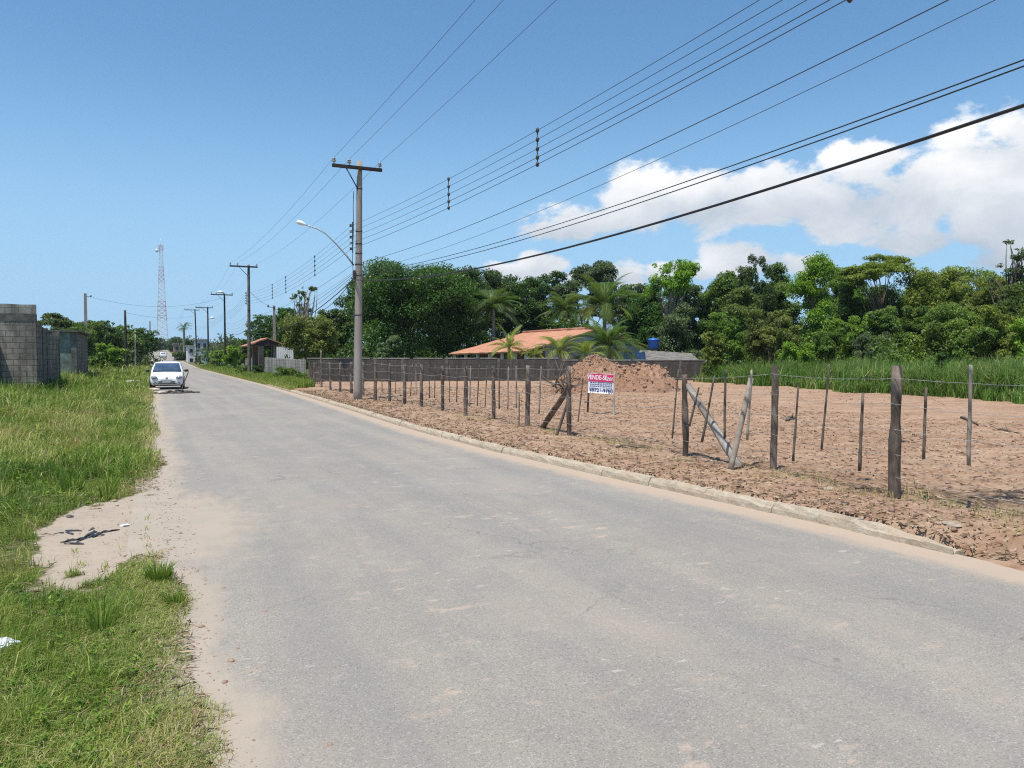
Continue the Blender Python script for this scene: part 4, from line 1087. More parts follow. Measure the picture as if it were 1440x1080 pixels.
def ruin():
    K = at(52.5, 27); V0, U0 = K.x, K.y; org = Vector((V0, U0, .3))
    root = empty('unfinished_house', org, 0, 'unfinished roofless grey block building with stepped side wall, at the left edge', 'building')
    W = lambda nm, a, b, z0, z1, th, m, **k: wall_seg(nm, a, b, z0, z1, th, m, root, org, **k)
    zb, zm, zt = zat(452, 27), zat(442, 27), zat(428.5, 27)
    W('wall', (V0 - 6, U0 + .10), (V0 - .02, U0 + .10), -.2, zb, .19, 'block_grey')
    W('ring_beam', (V0 - 6, U0 + .10), (V0, U0 + .10), zb, zm, .215, 'cement_dark')
    W('top_course', (V0 - 6, U0 + .10), (V0 - .01, U0 + .10), zm, zt, .18, 'block_light', jag=.012)
    W('wall', (V0 - 1.27, U0 - 1.6), (V0 - 1.27, U0), -.2, 2.45, .19, 'block_grey', jag=.02)
    us_ = [U0 + .20, U0 + 1.6, U0 + 2.9, U0 + 7.2]
    for k, (z1, m) in enumerate((((zb, zb - .1), 'block_shaded'), ((2.78, 2.72), 'block_shaded'), ((2.6, 2.5), 'block_shaded'))):
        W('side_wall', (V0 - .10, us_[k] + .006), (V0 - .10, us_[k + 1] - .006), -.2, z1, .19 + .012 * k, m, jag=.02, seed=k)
    for u in us_[1:]:
        mb = MB(); mb.box((V0 - .10 - org.x, u - org.y, 1.05), (.26, .24, 2.9)); mb.build('pillar', M['cement_dark'], root)
    W('wall', (V0 - 6, us_[3] + .12), (V0 - .10, us_[3] + .12), -.2, 2.4, .19, 'block_shaded', jag=.05)
    # second structure: block shed with a flat slab
    U1 = 47.4; o2 = Vector((V0, U1, .3))
    r2 = empty('block_shed', o2, 0, 'low block shed with green tinted front and thin flat slab roof behind the ruin', 'shed')
    W2 = lambda nm, a, b, z0, z1, th, m, **k: wall_seg(nm, a, b, z0, z1, th, m, r2, o2, **k)
    zt = zat(467, 41.4)
    W2('front_wall', (V0 - 5.2, U1 + .1), (V0 - .2, U1 + .1), -.2, zt, .19, 'green_plaster')
    W2('side_wall', (V0 - .1, U1 + .004), (V0 - .1, U1 + 8.2), -.2, zt, .195, 'block_shaded')
    mb = MB(); mb.box((-2.5, 4.1, zt - .3 + .05), (5.4, 8.6, .09)); mb.build('roof_slab', M['cement_dark'], r2)
    W2('corner_pillar', (V0 - .24, U1 - .02), (V0 + .02, U1 - .02), -.2, zt - .002, .06, 'cement_dark')
ruin()

LWA, LWB = at(432, 47), at(992, 50)
def long_wall():
    d = (LWB - LWA); L = d.length; rz = math.atan2(d.y, d.x)
    root = empty('block_wall', LWA, rz, 'long low weathered dark block wall behind the cleared lot', 'wall'); root.location.z = 0
    rnd = random.Random(4); x = 0; mb = MB(); mp = MB()
    while x < L - .2:
        e = min(L, x + rnd.uniform(2.7, 3.3)); h = 1.56 + rnd.uniform(-.035, .035) - (.12 if x / L > .62 else 0)
        mb.box(((x + e) / 2, 0, h / 2 - .05), (e - x - .17, .13, h + .1))
        mp.box((e, 0, h / 2), (.18, .18, h + .06)); x = e
    mb.build('wall', M['block_long'], root); mp.build('pilasters', M['cement_dark'], root)
    mc = MB(); x = 0; rnd = random.Random(9)
    while x < L * .98:
        e = min(L, x + rnd.uniform(.8, 2.4))
        if rnd.random() < .7: mc.box(((x + e) / 2, 0, 1.60 - (.12 if x / L > .62 else 0)), (e - x, .17, .05))
        x = e + rnd.uniform(0, .4)
    mc.build('coping', M['concrete_slab'], root)
    # front part along the road
    a = LWA + Vector((-.1, .25, 0)); b = Vector((8.75, 67.5, 0))
    r2 = empty('roadside_wall', a, 0, 'pale rendered low wall along the verge between wooden gate and gatehouse', 'wall')
    wall_seg('wall', a, b, -.1, (1.5, 1.62), .15, 'block_light', r2, Vector((a.x, a.y, 0)), jag=.01)
    r3 = empty('roadside_wall', (8.8, 73, 0), 0, 'short pale wall beyond the gatehouse, half hidden by bushes', 'wall')
    wall_seg('wall', (8.8, 73), (8.9, 88), -.1, 1.5, .15, 'block_light', r3, Vector((8.8, 73, 0)), jag=.02)
long_wall()

def roof_quad(name, pts, mat, parent, th=.10, origin=Vector((0, 0, 0))):
    """slab roof: pts = eave a, eave b, ridge b, ridge a (world); uv in metres"""
    p = [Vector(q) - origin for q in pts]; nrm = (p[1] - p[0]).cross(p[3] - p[0]).normalized()
    if nrm.z < 0: nrm = -nrm
    nx, ny = 26, 14; vs = []; uv = []; fs = []
    e = (p[1] - p[0]).normalized()
    for s in (1, 0):
        for j in range(ny + 1):
            for i in range(nx + 1):
                q = p[0].lerp(p[1], i / nx).lerp(p[3].lerp(p[2], i / nx), j / ny)
                w = .014 * math.sin(i * 1.7 + j) + .012 * math.sin(j * 2.3)
                vs.append(q + nrm * (w - (0 if s else th))); uv.append(((q - p[0]).dot(e), (q - p[0] - e * (q - p[0]).dot(e)).length))
    N = (nx + 1) * (ny + 1)
    for j in range(ny):
        for i in range(nx):
            a = j * (nx + 1) + i; fs += [(a, a + 1, a + nx + 2, a + nx + 1), (N + a, N + a + nx + 1, N + a + nx + 2, N + a + 1)]
    rim = [j * (nx + 1) for j in range(ny + 1)]
    for ed in (list(range(nx + 1)), list(range(ny * (nx + 1), N)), rim, [a + nx for a in rim]):
        for a, b in zip(ed[:-1], ed[1:]): fs.append((a, b, N + b, N + a))
    me = bpy.data.meshes.new(name); me.from_pydata(vs, [], fs)
    ul = me.uv_layers.new(name='UVMap')
    for l in me.loops: ul.data[l.index].uv = uv[l.vertex_index]
    me.materials.append(M[mat]); return fix_normals(obj(name, me, parent))

def tiled_house():
    f = lambda px, py, d: Vector((*at(px, d)[:2], zat(py, d)))
    A, B, Cc, D = f(738, 493.5, 57), f(630, 497.5, 63.5), f(842, 461.5, 60), f(736, 468, 66.5)
    org = Vector((*((A + B + Cc + D) / 4)[:2], 0))
    root = empty('tiled_house', org, 0, 'low house with broad orange clay tile roof and shaded porch behind the block wall', 'house')
    roof = roof_quad('roof', (B, A, Cc, D), 'roof_tile', root, .12, org)
    s = Cc - A; E = Cc + Vector((s.x, s.y, -s.z)); E2 = D + Vector((s.x, s.y, -s.z))
    roof_quad('roof', (E, E2, D, Cc), 'roof_tile', root, .12, org)
    mb = MB(); rd = (D - Cc).normalized(); mb.tube([Cc - org + Vector((0, 0, .03)), (Cc + D) / 2 - org + Vector((0, 0, .04)), D - org + Vector((0, 0, .03))], .12, 8); mb.build('ridge_cap', M['roof_tile'], roof)
    dn = Vector((0, 0, .16)); ins = (D - Cc).normalized() * .35
    mb = MB(); p0 = A.lerp(Cc, .32) + ins - dn; p1 = Cc + ins - dn; p2 = E.lerp(Cc, .1) + ins - dn
    g = [Vector((p0.x, p0.y, 0)), Vector((p2.x, p2.y, 0)), p2, p1, p0]
    mb.prism([q - org for q in g], (D - Cc).normalized() * .15); fix_normals(mb.build('gable_wall', M['grey_wall'], root))
    mb = MB(); q0, q1 = A.lerp(Cc, .34) + ins * 1.5, B.lerp(D, .34) - ins
    mb.prism([Vector((q0.x, q0.y, 0)) - org, Vector((q1.x, q1.y, 0)) - org, Vector((q1.x, q1.y, 2.35)) - org, Vector((q0.x, q0.y, 2.35)) - org], Vector((.14, .06, 0))); fix_normals(mb.build('porch_wall', M['brown_wall'], root))
    mb = MB(); ev = [B.lerp(A, .02), B.lerp(A, .98)]; sh = s.normalized() * .35
    mb.tube([ev[0] + sh - org - Vector((0, 0, .14)), ev[1] + sh - org - Vector((0, 0, .14))], .07, 6); mb.build('eave_beam', M['wood_dark_pole'], root)
    for t in (.04, .2, .36, .52, .68, .84, .97):
        q = B.lerp(A, t) + sh; mb = MB(); h = q.z - .16
        mb.box((q.x - org.x, q.y - org.y, h / 2), (.2, .2, h)); mb.build('porch_pillar', M['white_wall'], root)
tiled_house()

def gatehouse():
    o = Vector((9.0, 70.2, 0)); root = empty('gatehouse', o, 0, 'small entrance canopy with clay tile roof on dark pillars in the roadside wall', 'gatehouse')
    ze, zr = 2.62, 3.30; w, l = 1.75, 2.4
    a, b, c, d = Vector((-w, -l, ze)), Vector((-w, l, ze)), Vector((0, l, zr)), Vector((0, -l, zr))
    roof_quad('roof', (a, b, c, d), 'roof_tile', root, .1)
    roof_quad('roof', (Vector((w, l, ze)), Vector((w, -l, ze)), d, c), 'roof_tile', root, .1)
    mb = MB(); mb.prism([(-w + .15, -l + .06, ze - .02), (w - .15, -l + .06, ze - .02), (0, -l + .06, zr - .13)], (0, .12, 0)); fix_normals(mb.build('gable_board', M['wood_dark_pole'], root))
    for x, y in ((-.55, -2.1), (-.55, 2.1), (1.1, -2.1), (1.1, 2.1)):
        mb = MB(); mb.box((x, y, ze / 2), (.42, .42, ze)); mb.build('pillar', M['brown_wall'], root)
    for y in (-1.0, 1.0):
        mb = MB(); mb.box((-.5, y, 1.05), (.06, 1.72, 2.0)); mb.build('gate_leaf', M['wood_dark_pole'], root)
gatehouse()

def picket_panel(px0, px1, d, top, bot, mat, name, label, n, rails=2, lean=0.0, width=.7):
    a, b = at(px0, d), at(px1, d); org = a.copy(); org.z = zat(bot, d); H = zat(top, d) - org.z; L = (b - a).length
    root = empty(name, org, math.atan2((b - a).y, (b - a).x), label, 'gate'); rnd = random.Random(n)
    mb = MB()
    for k in range(n):
        mb.box((L * (k + .5) / n, rnd.uniform(-.01, .01), H / 2 * rnd.uniform(.94, 1.03)), (L / n * width, .03, H * rnd.uniform(.94, 1.02)))
    mb.build('slats', M[mat], root)
    mb = MB()
    for k in range(rails): mb.box((L / 2, .05, H * (.2 + .6 * k / max(1, rails - 1))), (L, .05, .08))
    mb.build('rails', M[mat], root)
picket_panel(433.5, 450, 43, 509.5, 543, 'wood_post', 'wooden_gate', 'rough dark picket gate at the corner where the long wall meets the verge', 6, 2, width=.45)
picket_panel(389, 413, 62, 487, 507, 'white_wall', 'pale_gate', 'pale slatted gate panel over the wall between gatehouse and olive tree', 9, 2, width=.85)

def back_sheds():
    # low fibre cement roof, blue tank, blue tarps behind the wall
    f = lambda px, py, d: Vector((*at(px, d)[:2], zat(py, d)))
    o = at(935, 55); root = empty('lean_to_shed', o, 0, 'low shed with worn grey sheet roof behind the long wall, near the blue tank', 'shed')
    roof_quad('roof', (f(894, 506, 53.5), f(984, 507, 54), f(972, 497, 58), f(900, 492, 58)), 'fibro', root, .05, o)
    for px, d, y in ((900, 54, 506), (940, 54, 506), (980, 54.3, 507), (905, 57.5, 494), (968, 57.5, 498)):
        q = f(px, y, d) - o; mb = MB(); mb.box((q.x, q.y, (q.z - .08) / 2), (.12, .12, q.z - .08)); mb.build('post', M['wood_dark_pole'], root)
    mb = MB(); a, b = at(902, 57.2) - o, at(968, 57.2) - o; mb.prism([a, b, b + Vector((0, 0, 1.8)), a + Vector((0, 0, 1.8))], Vector((.05, .1, 0))); fix_normals(mb.build('back_wall', M['brown_wall'], root))
    t = f(918.5, 490.5, 58.5); H = zat(475.5, 58.5) - t.z; w = 15.5 / F * 58.5 / 2
    root = empty('water_tank', t, 0, 'bright blue plastic water tank with lid raised above the shed roof', 'water tank')
    mb = MB(); mb.lathe([(w * .82, 0), (w * .86, .03), (w * .97, H * .72), (w * 1.0, H * .74), (w * 1.0, H * .79), (w * .96, H * .8)], (0, 0, 0), 20); mb.build('tank', M['tank_blue'], root)
    mb = MB(); mb.lathe([(w * 1.03, H * .8), (w * 1.03, H * .86), (w * .8, H * .95), (w * .3, H), (w * .28, H * 1.03)], (0, 0, 0), 20); mb.build('lid', M['tank_blue'], root)
    mb = MB(); zb = t.z
    for x, y in ((-.3, -.3), (.3, -.3), (.3, .3), (-.3, .3)): mb.box((x, y, -zb / 2 - .04), (.1, .1, zb - .08))
    mb.box((0, 0, -.04), (.9, .9, .075)); mb.build('stand', M['wood_dark_pole'], root)
    for px, lab in ((882, 'left one of two light blue tarps hung under the shed eave, beside the young palm'), (899.5, 'right one of two light blue tarps hung under the shed eave')):
        p = f(px, 508, 53); W = (13 if px < 890 else 17) / F * 53; H = zat(495, 53) - p.z
        mb = MB(); n = 12; vs = []; fs = []
        for s in (0, .02):
            for j in range(5):
                for i in range(n + 1): vs.append(((i / n - .5) * W * (1 - .25 * j / 4 * (1 if px > 890 else .2)), .05 * math.sin(i * 1.4 + j * .5) + s - .10 * j, j / 4 * H + .03 * math.sin(i * .9)))
        N = 5 * (n + 1)
        for j in range(4):
            for i in range(n):
                a = j * (n + 1) + i; fs += [(a, a + 1, a + n + 2, a + n + 1), (N + a, N + a + n + 1, N + a + n + 2, N + a + 1)]
        mb.add(vs, fs, True); o2 = mb.build('tarp', M['tarp_blue'], None, p); o2.rotation_euler = (0, 0, -YAW); tag(o2, lab, 'tarp', 'blue tarps by the shed')
    # dark cloth over the long wall
    p = f(471, 504, 46.4); mb = MB()
    dd = (LWB - LWA).normalized()
    mb.prism([Vector((0, 0, 0)), dd * 1.15 + Vector((0, 0, .02)), dd * .62 + Vector((0, 0, -.62))], Vector((dd.y, -dd.x, 0)) * .03); o3 = fix_normals(mb.build('dark_cloth', M['black_cable'], None, p)); tag(o3, 'black triangular cloth hung over the long wall left of the concrete pole', 'cloth')
back_sheds()

def box_building(name, label, px0, px1, d, top, mat, depth=8, floors=2, slab=True, wins=2, roofmat=None):
    a, b = at(px0, d), at(px1, d); W = (b.x - a.x) if b.x > a.x else 4
    W = (px1 - px0) / F * d / math.cos(YAW) * .92; H = zat(top, d)
    root = empty(name, Vector((a.x, a.y, 0)), 0, label, 'building')
    mb = MB(); mb.box((W / 2, depth / 2, H / 2), (W, depth, H)); mb.build('wall', M[mat], root)
    if slab:
        mb = MB(); mb.box((W / 2, depth / 2, H + .09), (W + .5, depth + .5, .18)); mb.build('roof', M[roofmat or 'concrete_slab'], root)
    fh = H / floors
    for fl in range(floors):
        for k in range(wins):
            w = W / wins * .42; x = W * (k + .5) / wins; z = fh * fl + fh * .52
            mb = MB(); mb.box((x, -.02, z), (w, .06, fh * .4)); wi = mb.build('window', M['window_dark'], root)
            mb = MB(); mb.box((x, -.06, z - fh * .2 - .04), (w + .2, .12, .07)); mb.build('sill', M['concrete_slab'], wi)
    return root
box_building('roadside_building', 'pale grey two storey building behind the far pair of poles', 276, 291, 158, 478, 'grey_wall', 9, 2)
box_building('roadside_building', 'small white block beside the pale grey building, with dark openings', 264, 273.5, 150, 487, 'white_wall', 6, 2, True, 1)
box_building('roadside_building', 'low teal green building beside the dark lamp pole', 290.5, 314, 140, 491, 'teal_wall', 10, 1, True, 2, 'teal_wall')
box_building('roadside_building', 'distant brown two storey building before the far palm', 245, 262, 215, 484, 'brown_wall', 8, 2, True, 2)
box_building('hill_house', 'distant beige house with flat roof above the bushes right of the lamp pole', 304, 320, 190, 487, 'brown_wall', 8, 2, True, 2)
box_building('roadside_house', 'low reddish far building at the left side of the road end', 199, 207, 190, 499, 'brown_wall', 6, 1, True, 1, 'roof_tile')

# ------------------------------------------------------------------ lattice tower
def tower():
    d = 455; b = at(229, d); H = zat(346, d); root = empty('lattice_tower', b, 0, 'tall red and white steel lattice communication tower rising above the road end', 'tower')
    def hw(z): t = z / H; return 2.75 * (1 - t) ** 1.1 + .72
    N = 26; zs = [H * (1 - (1 - k / N) ** 1.15) for k in range(N + 1)]
    bands = {}
    for k in range(N):
        m = 'tower_red' if (k // 4) % 2 == 0 else 'tower_white'
        mb = bands.setdefault((k // 4, m), MB())
        z0, z1 = zs[k], zs[k + 1]; w0, w1 = hw(z0), hw(z1); r = .15 - .05 * k / N
        c0 = [Vector((sx * w0, sy * w0, z0)) for sx, sy in ((-1, -1), (1, -1), (1, 1), (-1, 1))]; c1 = [Vector((sx * w1, sy * w1, z1)) for sx, sy in ((-1, -1), (1, -1), (1, 1), (-1, 1))]
        for q in range(4):
            n = (q + 1) % 4
            mb.tube([c0[q], c1[q]], r, 4, False); mb.tube([c0[q], c1[n]], r * .5, 4, False); mb.tube([c0[n], c1[q]], r * .5, 4, False); mb.tube([c1[q], c1[n]], r * .5, 4, False)
    for (k, m), mb in bands.items(): mb.build('lattice_section', M[m], root)
    for z, s in ((H * .95, -1),):
        mb = MB(); mb.lathe([(.2, 0), (1.0, .35), (1.05, .4), (.2, .45)], (s * 2.2, -1.5, z), 12, 'y'); mb.build('dish_antenna', M['tower_white'], root)
    for x, y in ((-1.3, -1.3), (1.3, -1.3), (1.3, 1.3)):
        mb = MB(); mb.box((x, y, H - 1.2), (.4, .3, 2.6)); mb.build('panel_antenna', M['tower_white'], root)
    mb = MB(); mb.tube([(0, 0, H - 1), (0, 0, H + 4)], .12, 5); mb.build('mast', M['tower_white'], root)
tower()

# ------------------------------------------------------------------ cars
def make_car(loc, rz, label, body='car_white'):
    root = empty('parked_car', loc, rz, label, 'car')
    st = [(-1.79, .50, .36, .52), (-1.755, .66, .26, .62), (-1.68, .745, .20, .695), (-1.52, .79, .18, .775), (-1.25, .815, .17, .845), (-.95, .82, .17, .90), (-.72, .82, .17, .945), (-.2, .82, .17, .955), (.6, .82, .17, .965), (1.2, .815, .17, .975), (1.55, .795, .19, .975), (1.70, .76, .24, .93), (1.77, .66, .32, .80)]
    mb = MB(); vs = []; fs = []
    for y, hw, zb, zt in st:
        zm = (zb + zt) / 2
        half = [(0, zb), (hw * .80, zb), (hw * .95, zb + (zm - zb) * .25), (hw, zm - .02), (hw * .985, zm + (zt - zm) * .45), (hw * .935, zt - .035), (hw * .82, zt), (hw * .4, zt + .022), (0, zt + .03)]
        ring = half + [(-x, z) for x, z in half[-2:0:-1]]
        # wheel arches: lift the sill
        vs += [(x, y, z) for x, z in ring]
    m = 16
    for k in range(len(st) - 1):
        for q in range(m): fs.append((k * m + q, k * m + (q + 1) % m, (k + 1) * m + (q + 1) % m, (k + 1) * m + q))
    fs += [tuple(range(m)), tuple(range(len(st) * m - 1, (len(st) - 1) * m - 1, -1))]
    mb.add(vs, fs, True); bd = fix_normals(mb.build('body', M[body], root))
    sb = bd.modifiers.new('s', 'SUBSURF'); sb.levels = 1; sb.render_levels = 2
    # cabin
    rings = [(.90, -.86, 1.66, .775), (1.17, -.50, 1.62, .715), (1.40, -.17, 1.53, .625), (1.455, -.02, 1.42, .565), (1.485, .25, 1.2, .40)]
    mb = MB(); vs = []; fs = []
    def loop(z, y0, y1, hw):
        b = .10
        return [(-hw + b, y0 - .02, z), (0, y0 - .05, z), (hw - b, y0 - .02, z), (hw, y0 + .09, z), (hw, (y0 + y1) / 2, z), (hw, y1 - .09, z), (hw - b, y1, z), (0, y1 + .03, z), (-hw + b, y1, z), (-hw, y1 - .09, z), (-hw, (y0 + y1) / 2, z), (-hw, y0 + .09, z)]
    for r in rings: vs += loop(*r)
    m = 12
    for k in range(len(rings) - 1):
        for q in range(m): fs.append((k * m + q, k * m + (q + 1) % m, (k + 1) * m + (q + 1) % m, (k + 1) * m + q))
    fs.append(tuple(range((len(rings) - 1) * m, len(rings) * m)))
    mb.add(vs, fs, True); cb = fix_normals(mb.build('cabin', M[body], root))
    def pane(name, corners, nx=6, nz=4, off=.012, mat='car_glass', bow=.0):
        c = [Vector(p) for p in corners]; nrm = (c[1] - c[0]).cross(c[3] - c[0]).normalized()
        mid = (c[0] + c[2]) / 2
        if nrm.dot(mid - Vector((0, .4, 1.0))) < 0: nrm = -nrm
        v = []; f = []
        for s in (1, 0):
            for j in range(nz + 1):
                for i in range(nx + 1):
                    p = c[0].lerp(c[1], i / nx).lerp(c[3].lerp(c[2], i / nx), j / nz)
                    v.append(p + nrm * (off if s else -.02) + Vector((0, -bow * 4 * (i / nx) * (1 - i / nx), 0)))
        N = (nx + 1) * (nz + 1)
        for j in range(nz):
            for i in range(nx):
                a = j * (nx + 1) + i; f.append((a, a + 1, a + nx + 2, a + nx + 1))
        rim = [j * (nx + 1) for j in range(nz + 1)]
        for ed in (list(range(nx + 1)), list(range(nz * (nx + 1), N)), rim, [a + nx for a in rim]):
            for a, b in zip(ed[:-1], ed[1:]): f.append((a, b, N + b, N + a))
        q = MB(); q.add(v, f, True); return fix_normals(q.build(name, M[mat], root))
    pane('windscreen', [(-.69, -.845, .945), (.69, -.845, .945), (.575, -.185, 1.385), (-.575, -.185, 1.385)], bow=.045, off=.03)
    pane('rear_window', [(-.60, 1.655, .99), (.60, 1.655, .99), (.52, 1.545, 1.36), (-.52, 1.545, 1.36)], bow=-.03)
    for s in (-1, 1):
        pane('side_window', [(s * .765, -.60, .965), (s * .765, .28, .965), (s * .640, .28, 1.37), (s * .640, -.14, 1.37)])
        pane('side_window', [(s * .765, .36, .965), (s * .765, 1.36, .965), (s * .640, 1.30, 1.37), (s * .640, .36, 1.37)])
    for s in (-1, 1):
        mb = MB(); mb.lathe([(.03, -.06), (.08, -.04), (.085, .03), (.05, .07)], (s * .93, -.60, 1.0), 10, 'y'); 
        for i in range(len(mb.v)): x, y, z = mb.v[i]; mb.v[i] = (s * .93 + (x - s * .93) * 1.35, y, 1.0 + (z - 1.0) * .95)
        mb.tube([(s * .78, -.58, .97), (s * .90, -.59, .985)], .025, 6); mb.build('wing_mirror', M['car_black'], root)
        # headlight: rounded lens set into the corner
        mb = MB(); n = 14; vs = []; 
        for k in range(n):
            w = 2 * math.pi * k / n; x = .155 * math.cos(w); z = .085 * math.sin(w) * (1 + .35 * math.cos(w) )
            vs.append((s * (.585 + x), -1.785 + .05 * ((.575 + x) / .7) ** 4 + (z + .02) * .8 - .03 + (.09 if x > .05 else 0) * (x / .155) ** 2, .66 + z))
        vs2 = [(x, y + .10, z) for x, y, z in vs]
        mb.add(vs + vs2, [tuple(range(n))] + [(k, (k + 1) % n, n + (k + 1) % n, n + k) for k in range(n)], True); fix_normals(mb.build('headlight', M['car_lamp'], root))
        mb = MB(); mb.lathe([(.045, -.02), (.055, 0), (.04, .03)], (s * .60, -1.757, .34), 10, 'y'); mb.build('fog_lamp', M['car_lamp'], root)
        mb = MB(); mb.box((s * .735, 1.66, .86), (.09, .10, .26), bev=.02); mb.build('tail_light', M['tower_red'], root)
        for y in (-1.17, 1.22):
            mb = MB(); mb.lathe([(.17, -.09), (.265, -.095), (.288, -.07), (.292, 0), (.288, .07), (.265, .095), (.17, .09)], (s * .735, y, .288), 24, 'x'); ty = mb.build('tyre', M['tyre'], root)
            mb = MB(); mb.lathe([(.175, s * -.02), (.18, s * .07), (.16, s * .085), (.14, s * .06), (.06, s * .065), (.05, s * .085), (.001, s * .085)], (s * .735, y, .288), 20, 'x'); mb.build('rim', M['car_silver'], ty)
            mb = MB(); mb.lathe([(.30, s * -.01), (.345, s * .012), (.345, s * .028), (.30, s * .030)], (s * .80, y, .30), 24, 'x'); mb.build('wheel_arch', M['car_black'], root)
    mb = MB()                                         # lower grille: dark U-shaped outline with pale middle
    pts = [(-.56, -1.735, .50), (-.53, -1.765, .36), (-.44, -1.79, .31), (0, -1.815, .305), (.44, -1.79, .31), (.53, -1.765, .36), (.56, -1.735, .50)]
    mb.tube(pts, .018, 6); mb.tube([(-.56, -1.735, .50), (0, -1.812, .515), (.56, -1.735, .50)], .016, 6); mb.build('grille_surround', M['car_black'], root)
    mb = MB(); mb.box((0, -1.800, .41), (.80, .03, .13), bev=.012); gr = mb.build('grille', M['plate_grey'], root)
    for k in range(4):
        mb = MB(); mb.box((0, -1.819, .36 + .032 * k), (.78, .006, .008)); mb.build('bar', M['car_black'], gr)
    mb = MB(); mb.box((0, -1.832, .43), (.40, .012, .13), bev=.004); mb.build('number_plate', M['plate_grey'], root)
    mb = MB(); mb.box((0, -1.70, .215), (1.30, .14, .05), bev=.02); mb.build('front_splitter', M['car_black'], root)
    mb = MB(); mb.lathe([(.05, -.012), (.062, 0), (.062, .012), (.05, .012)], (0, -1.775, .625), 16, 'y'); 
    mb.tube([(-.035, -1.79, .655), (-.012, -1.79, .60), (0, -1.79, .63), (.012, -1.79, .60), (.035, -1.79, .655)], .006, 4, False); mb.build('badge', M['chrome'], root)
    mb = MB(); mb.tube([(-.55, -.92, .945), (.05, -.80, 1.00)], .012, 5); mb.tube([(.0, -.93, .945), (.55, -.80, .99)], .012, 5); mb.build('wiper', M['car_black'], root)
    for s in (-1, 1):
        mb = MB(); mb.box((s * .822, .12, .76), (.02, .16, .03), bev=.006); mb.build('door_handle', M[body], root)
    root.scale = (1, 1, .955)
    return root
K = at(236.5, 39.6, 0)
make_car(Vector((K.x, K.y + 1.75, .012)), R_(-2.5), 'white hatchback car parked on the left roadside, facing the viewer, behind dark rubble')
K = at(229.5, 205, 0); make_car(Vector((K.x, K.y, .02 + float(far_rise(K.y)))), R_(180), 'tiny white car driving away far down the road')
K = at(218.5, 300, 0); make_car(Vector((K.x, K.y, .02 + float(far_rise(K.y)))), 0, 'tiny silver car at the far end of the road', 'car_silver')

# ------------------------------------------------------------------ rubble, slabs, litter
def lump(name, loc, size, mat, label, cat, group=None, seed=1, flat=(1, 1, .6), rz=0.0, sub=3, rough=.25, parent=None):
    import bmesh
    bm = bmesh.new(); bmesh.ops.create_icosphere(bm, subdivisions=sub, radius=1)
    co = np.array([v.co[:] for v in bm.verts])
    n1 = fbm(co[:, 0] * 1.3 + co[:, 2] * 2 + 7, co[:, 1] * 1.3 + seed * 3.7, seed); n2 = fbm(co[:, 0] * 4 + seed, co[:, 1] * 4 + co[:, 2] * 4, seed + 5)
    k = 1 + (n1 - .5) * 2 * rough * 1.4 + (n2 - .5) * rough
    for v, q in zip(bm.verts, k):
        v.co = Vector((v.co.x * q * size * flat[0], v.co.y * q * size * flat[1], v.co.z * q * size * flat[2]))
    me = bpy.data.meshes.new(name); bm.to_mesh(me); bm.free(); me.materials.append(M[mat])
    if sub > 2 and mat != 'slab': me.polygons.foreach_set('use_smooth', [False] * len(me.polygons))
    o = obj(name, me, parent, loc); o.rotation_euler = (0, 0, rz)
    if label: tag(o, label, cat, group)
    return o
def surf(p, h=0.0):                                # rest a point on the ground or the road
    z = float(tz(np.array([p.x]), np.array([p.y]))[0]); return Vector((p.x, p.y, (z if p.x < -.22 else max(z, 0.0)) + h))
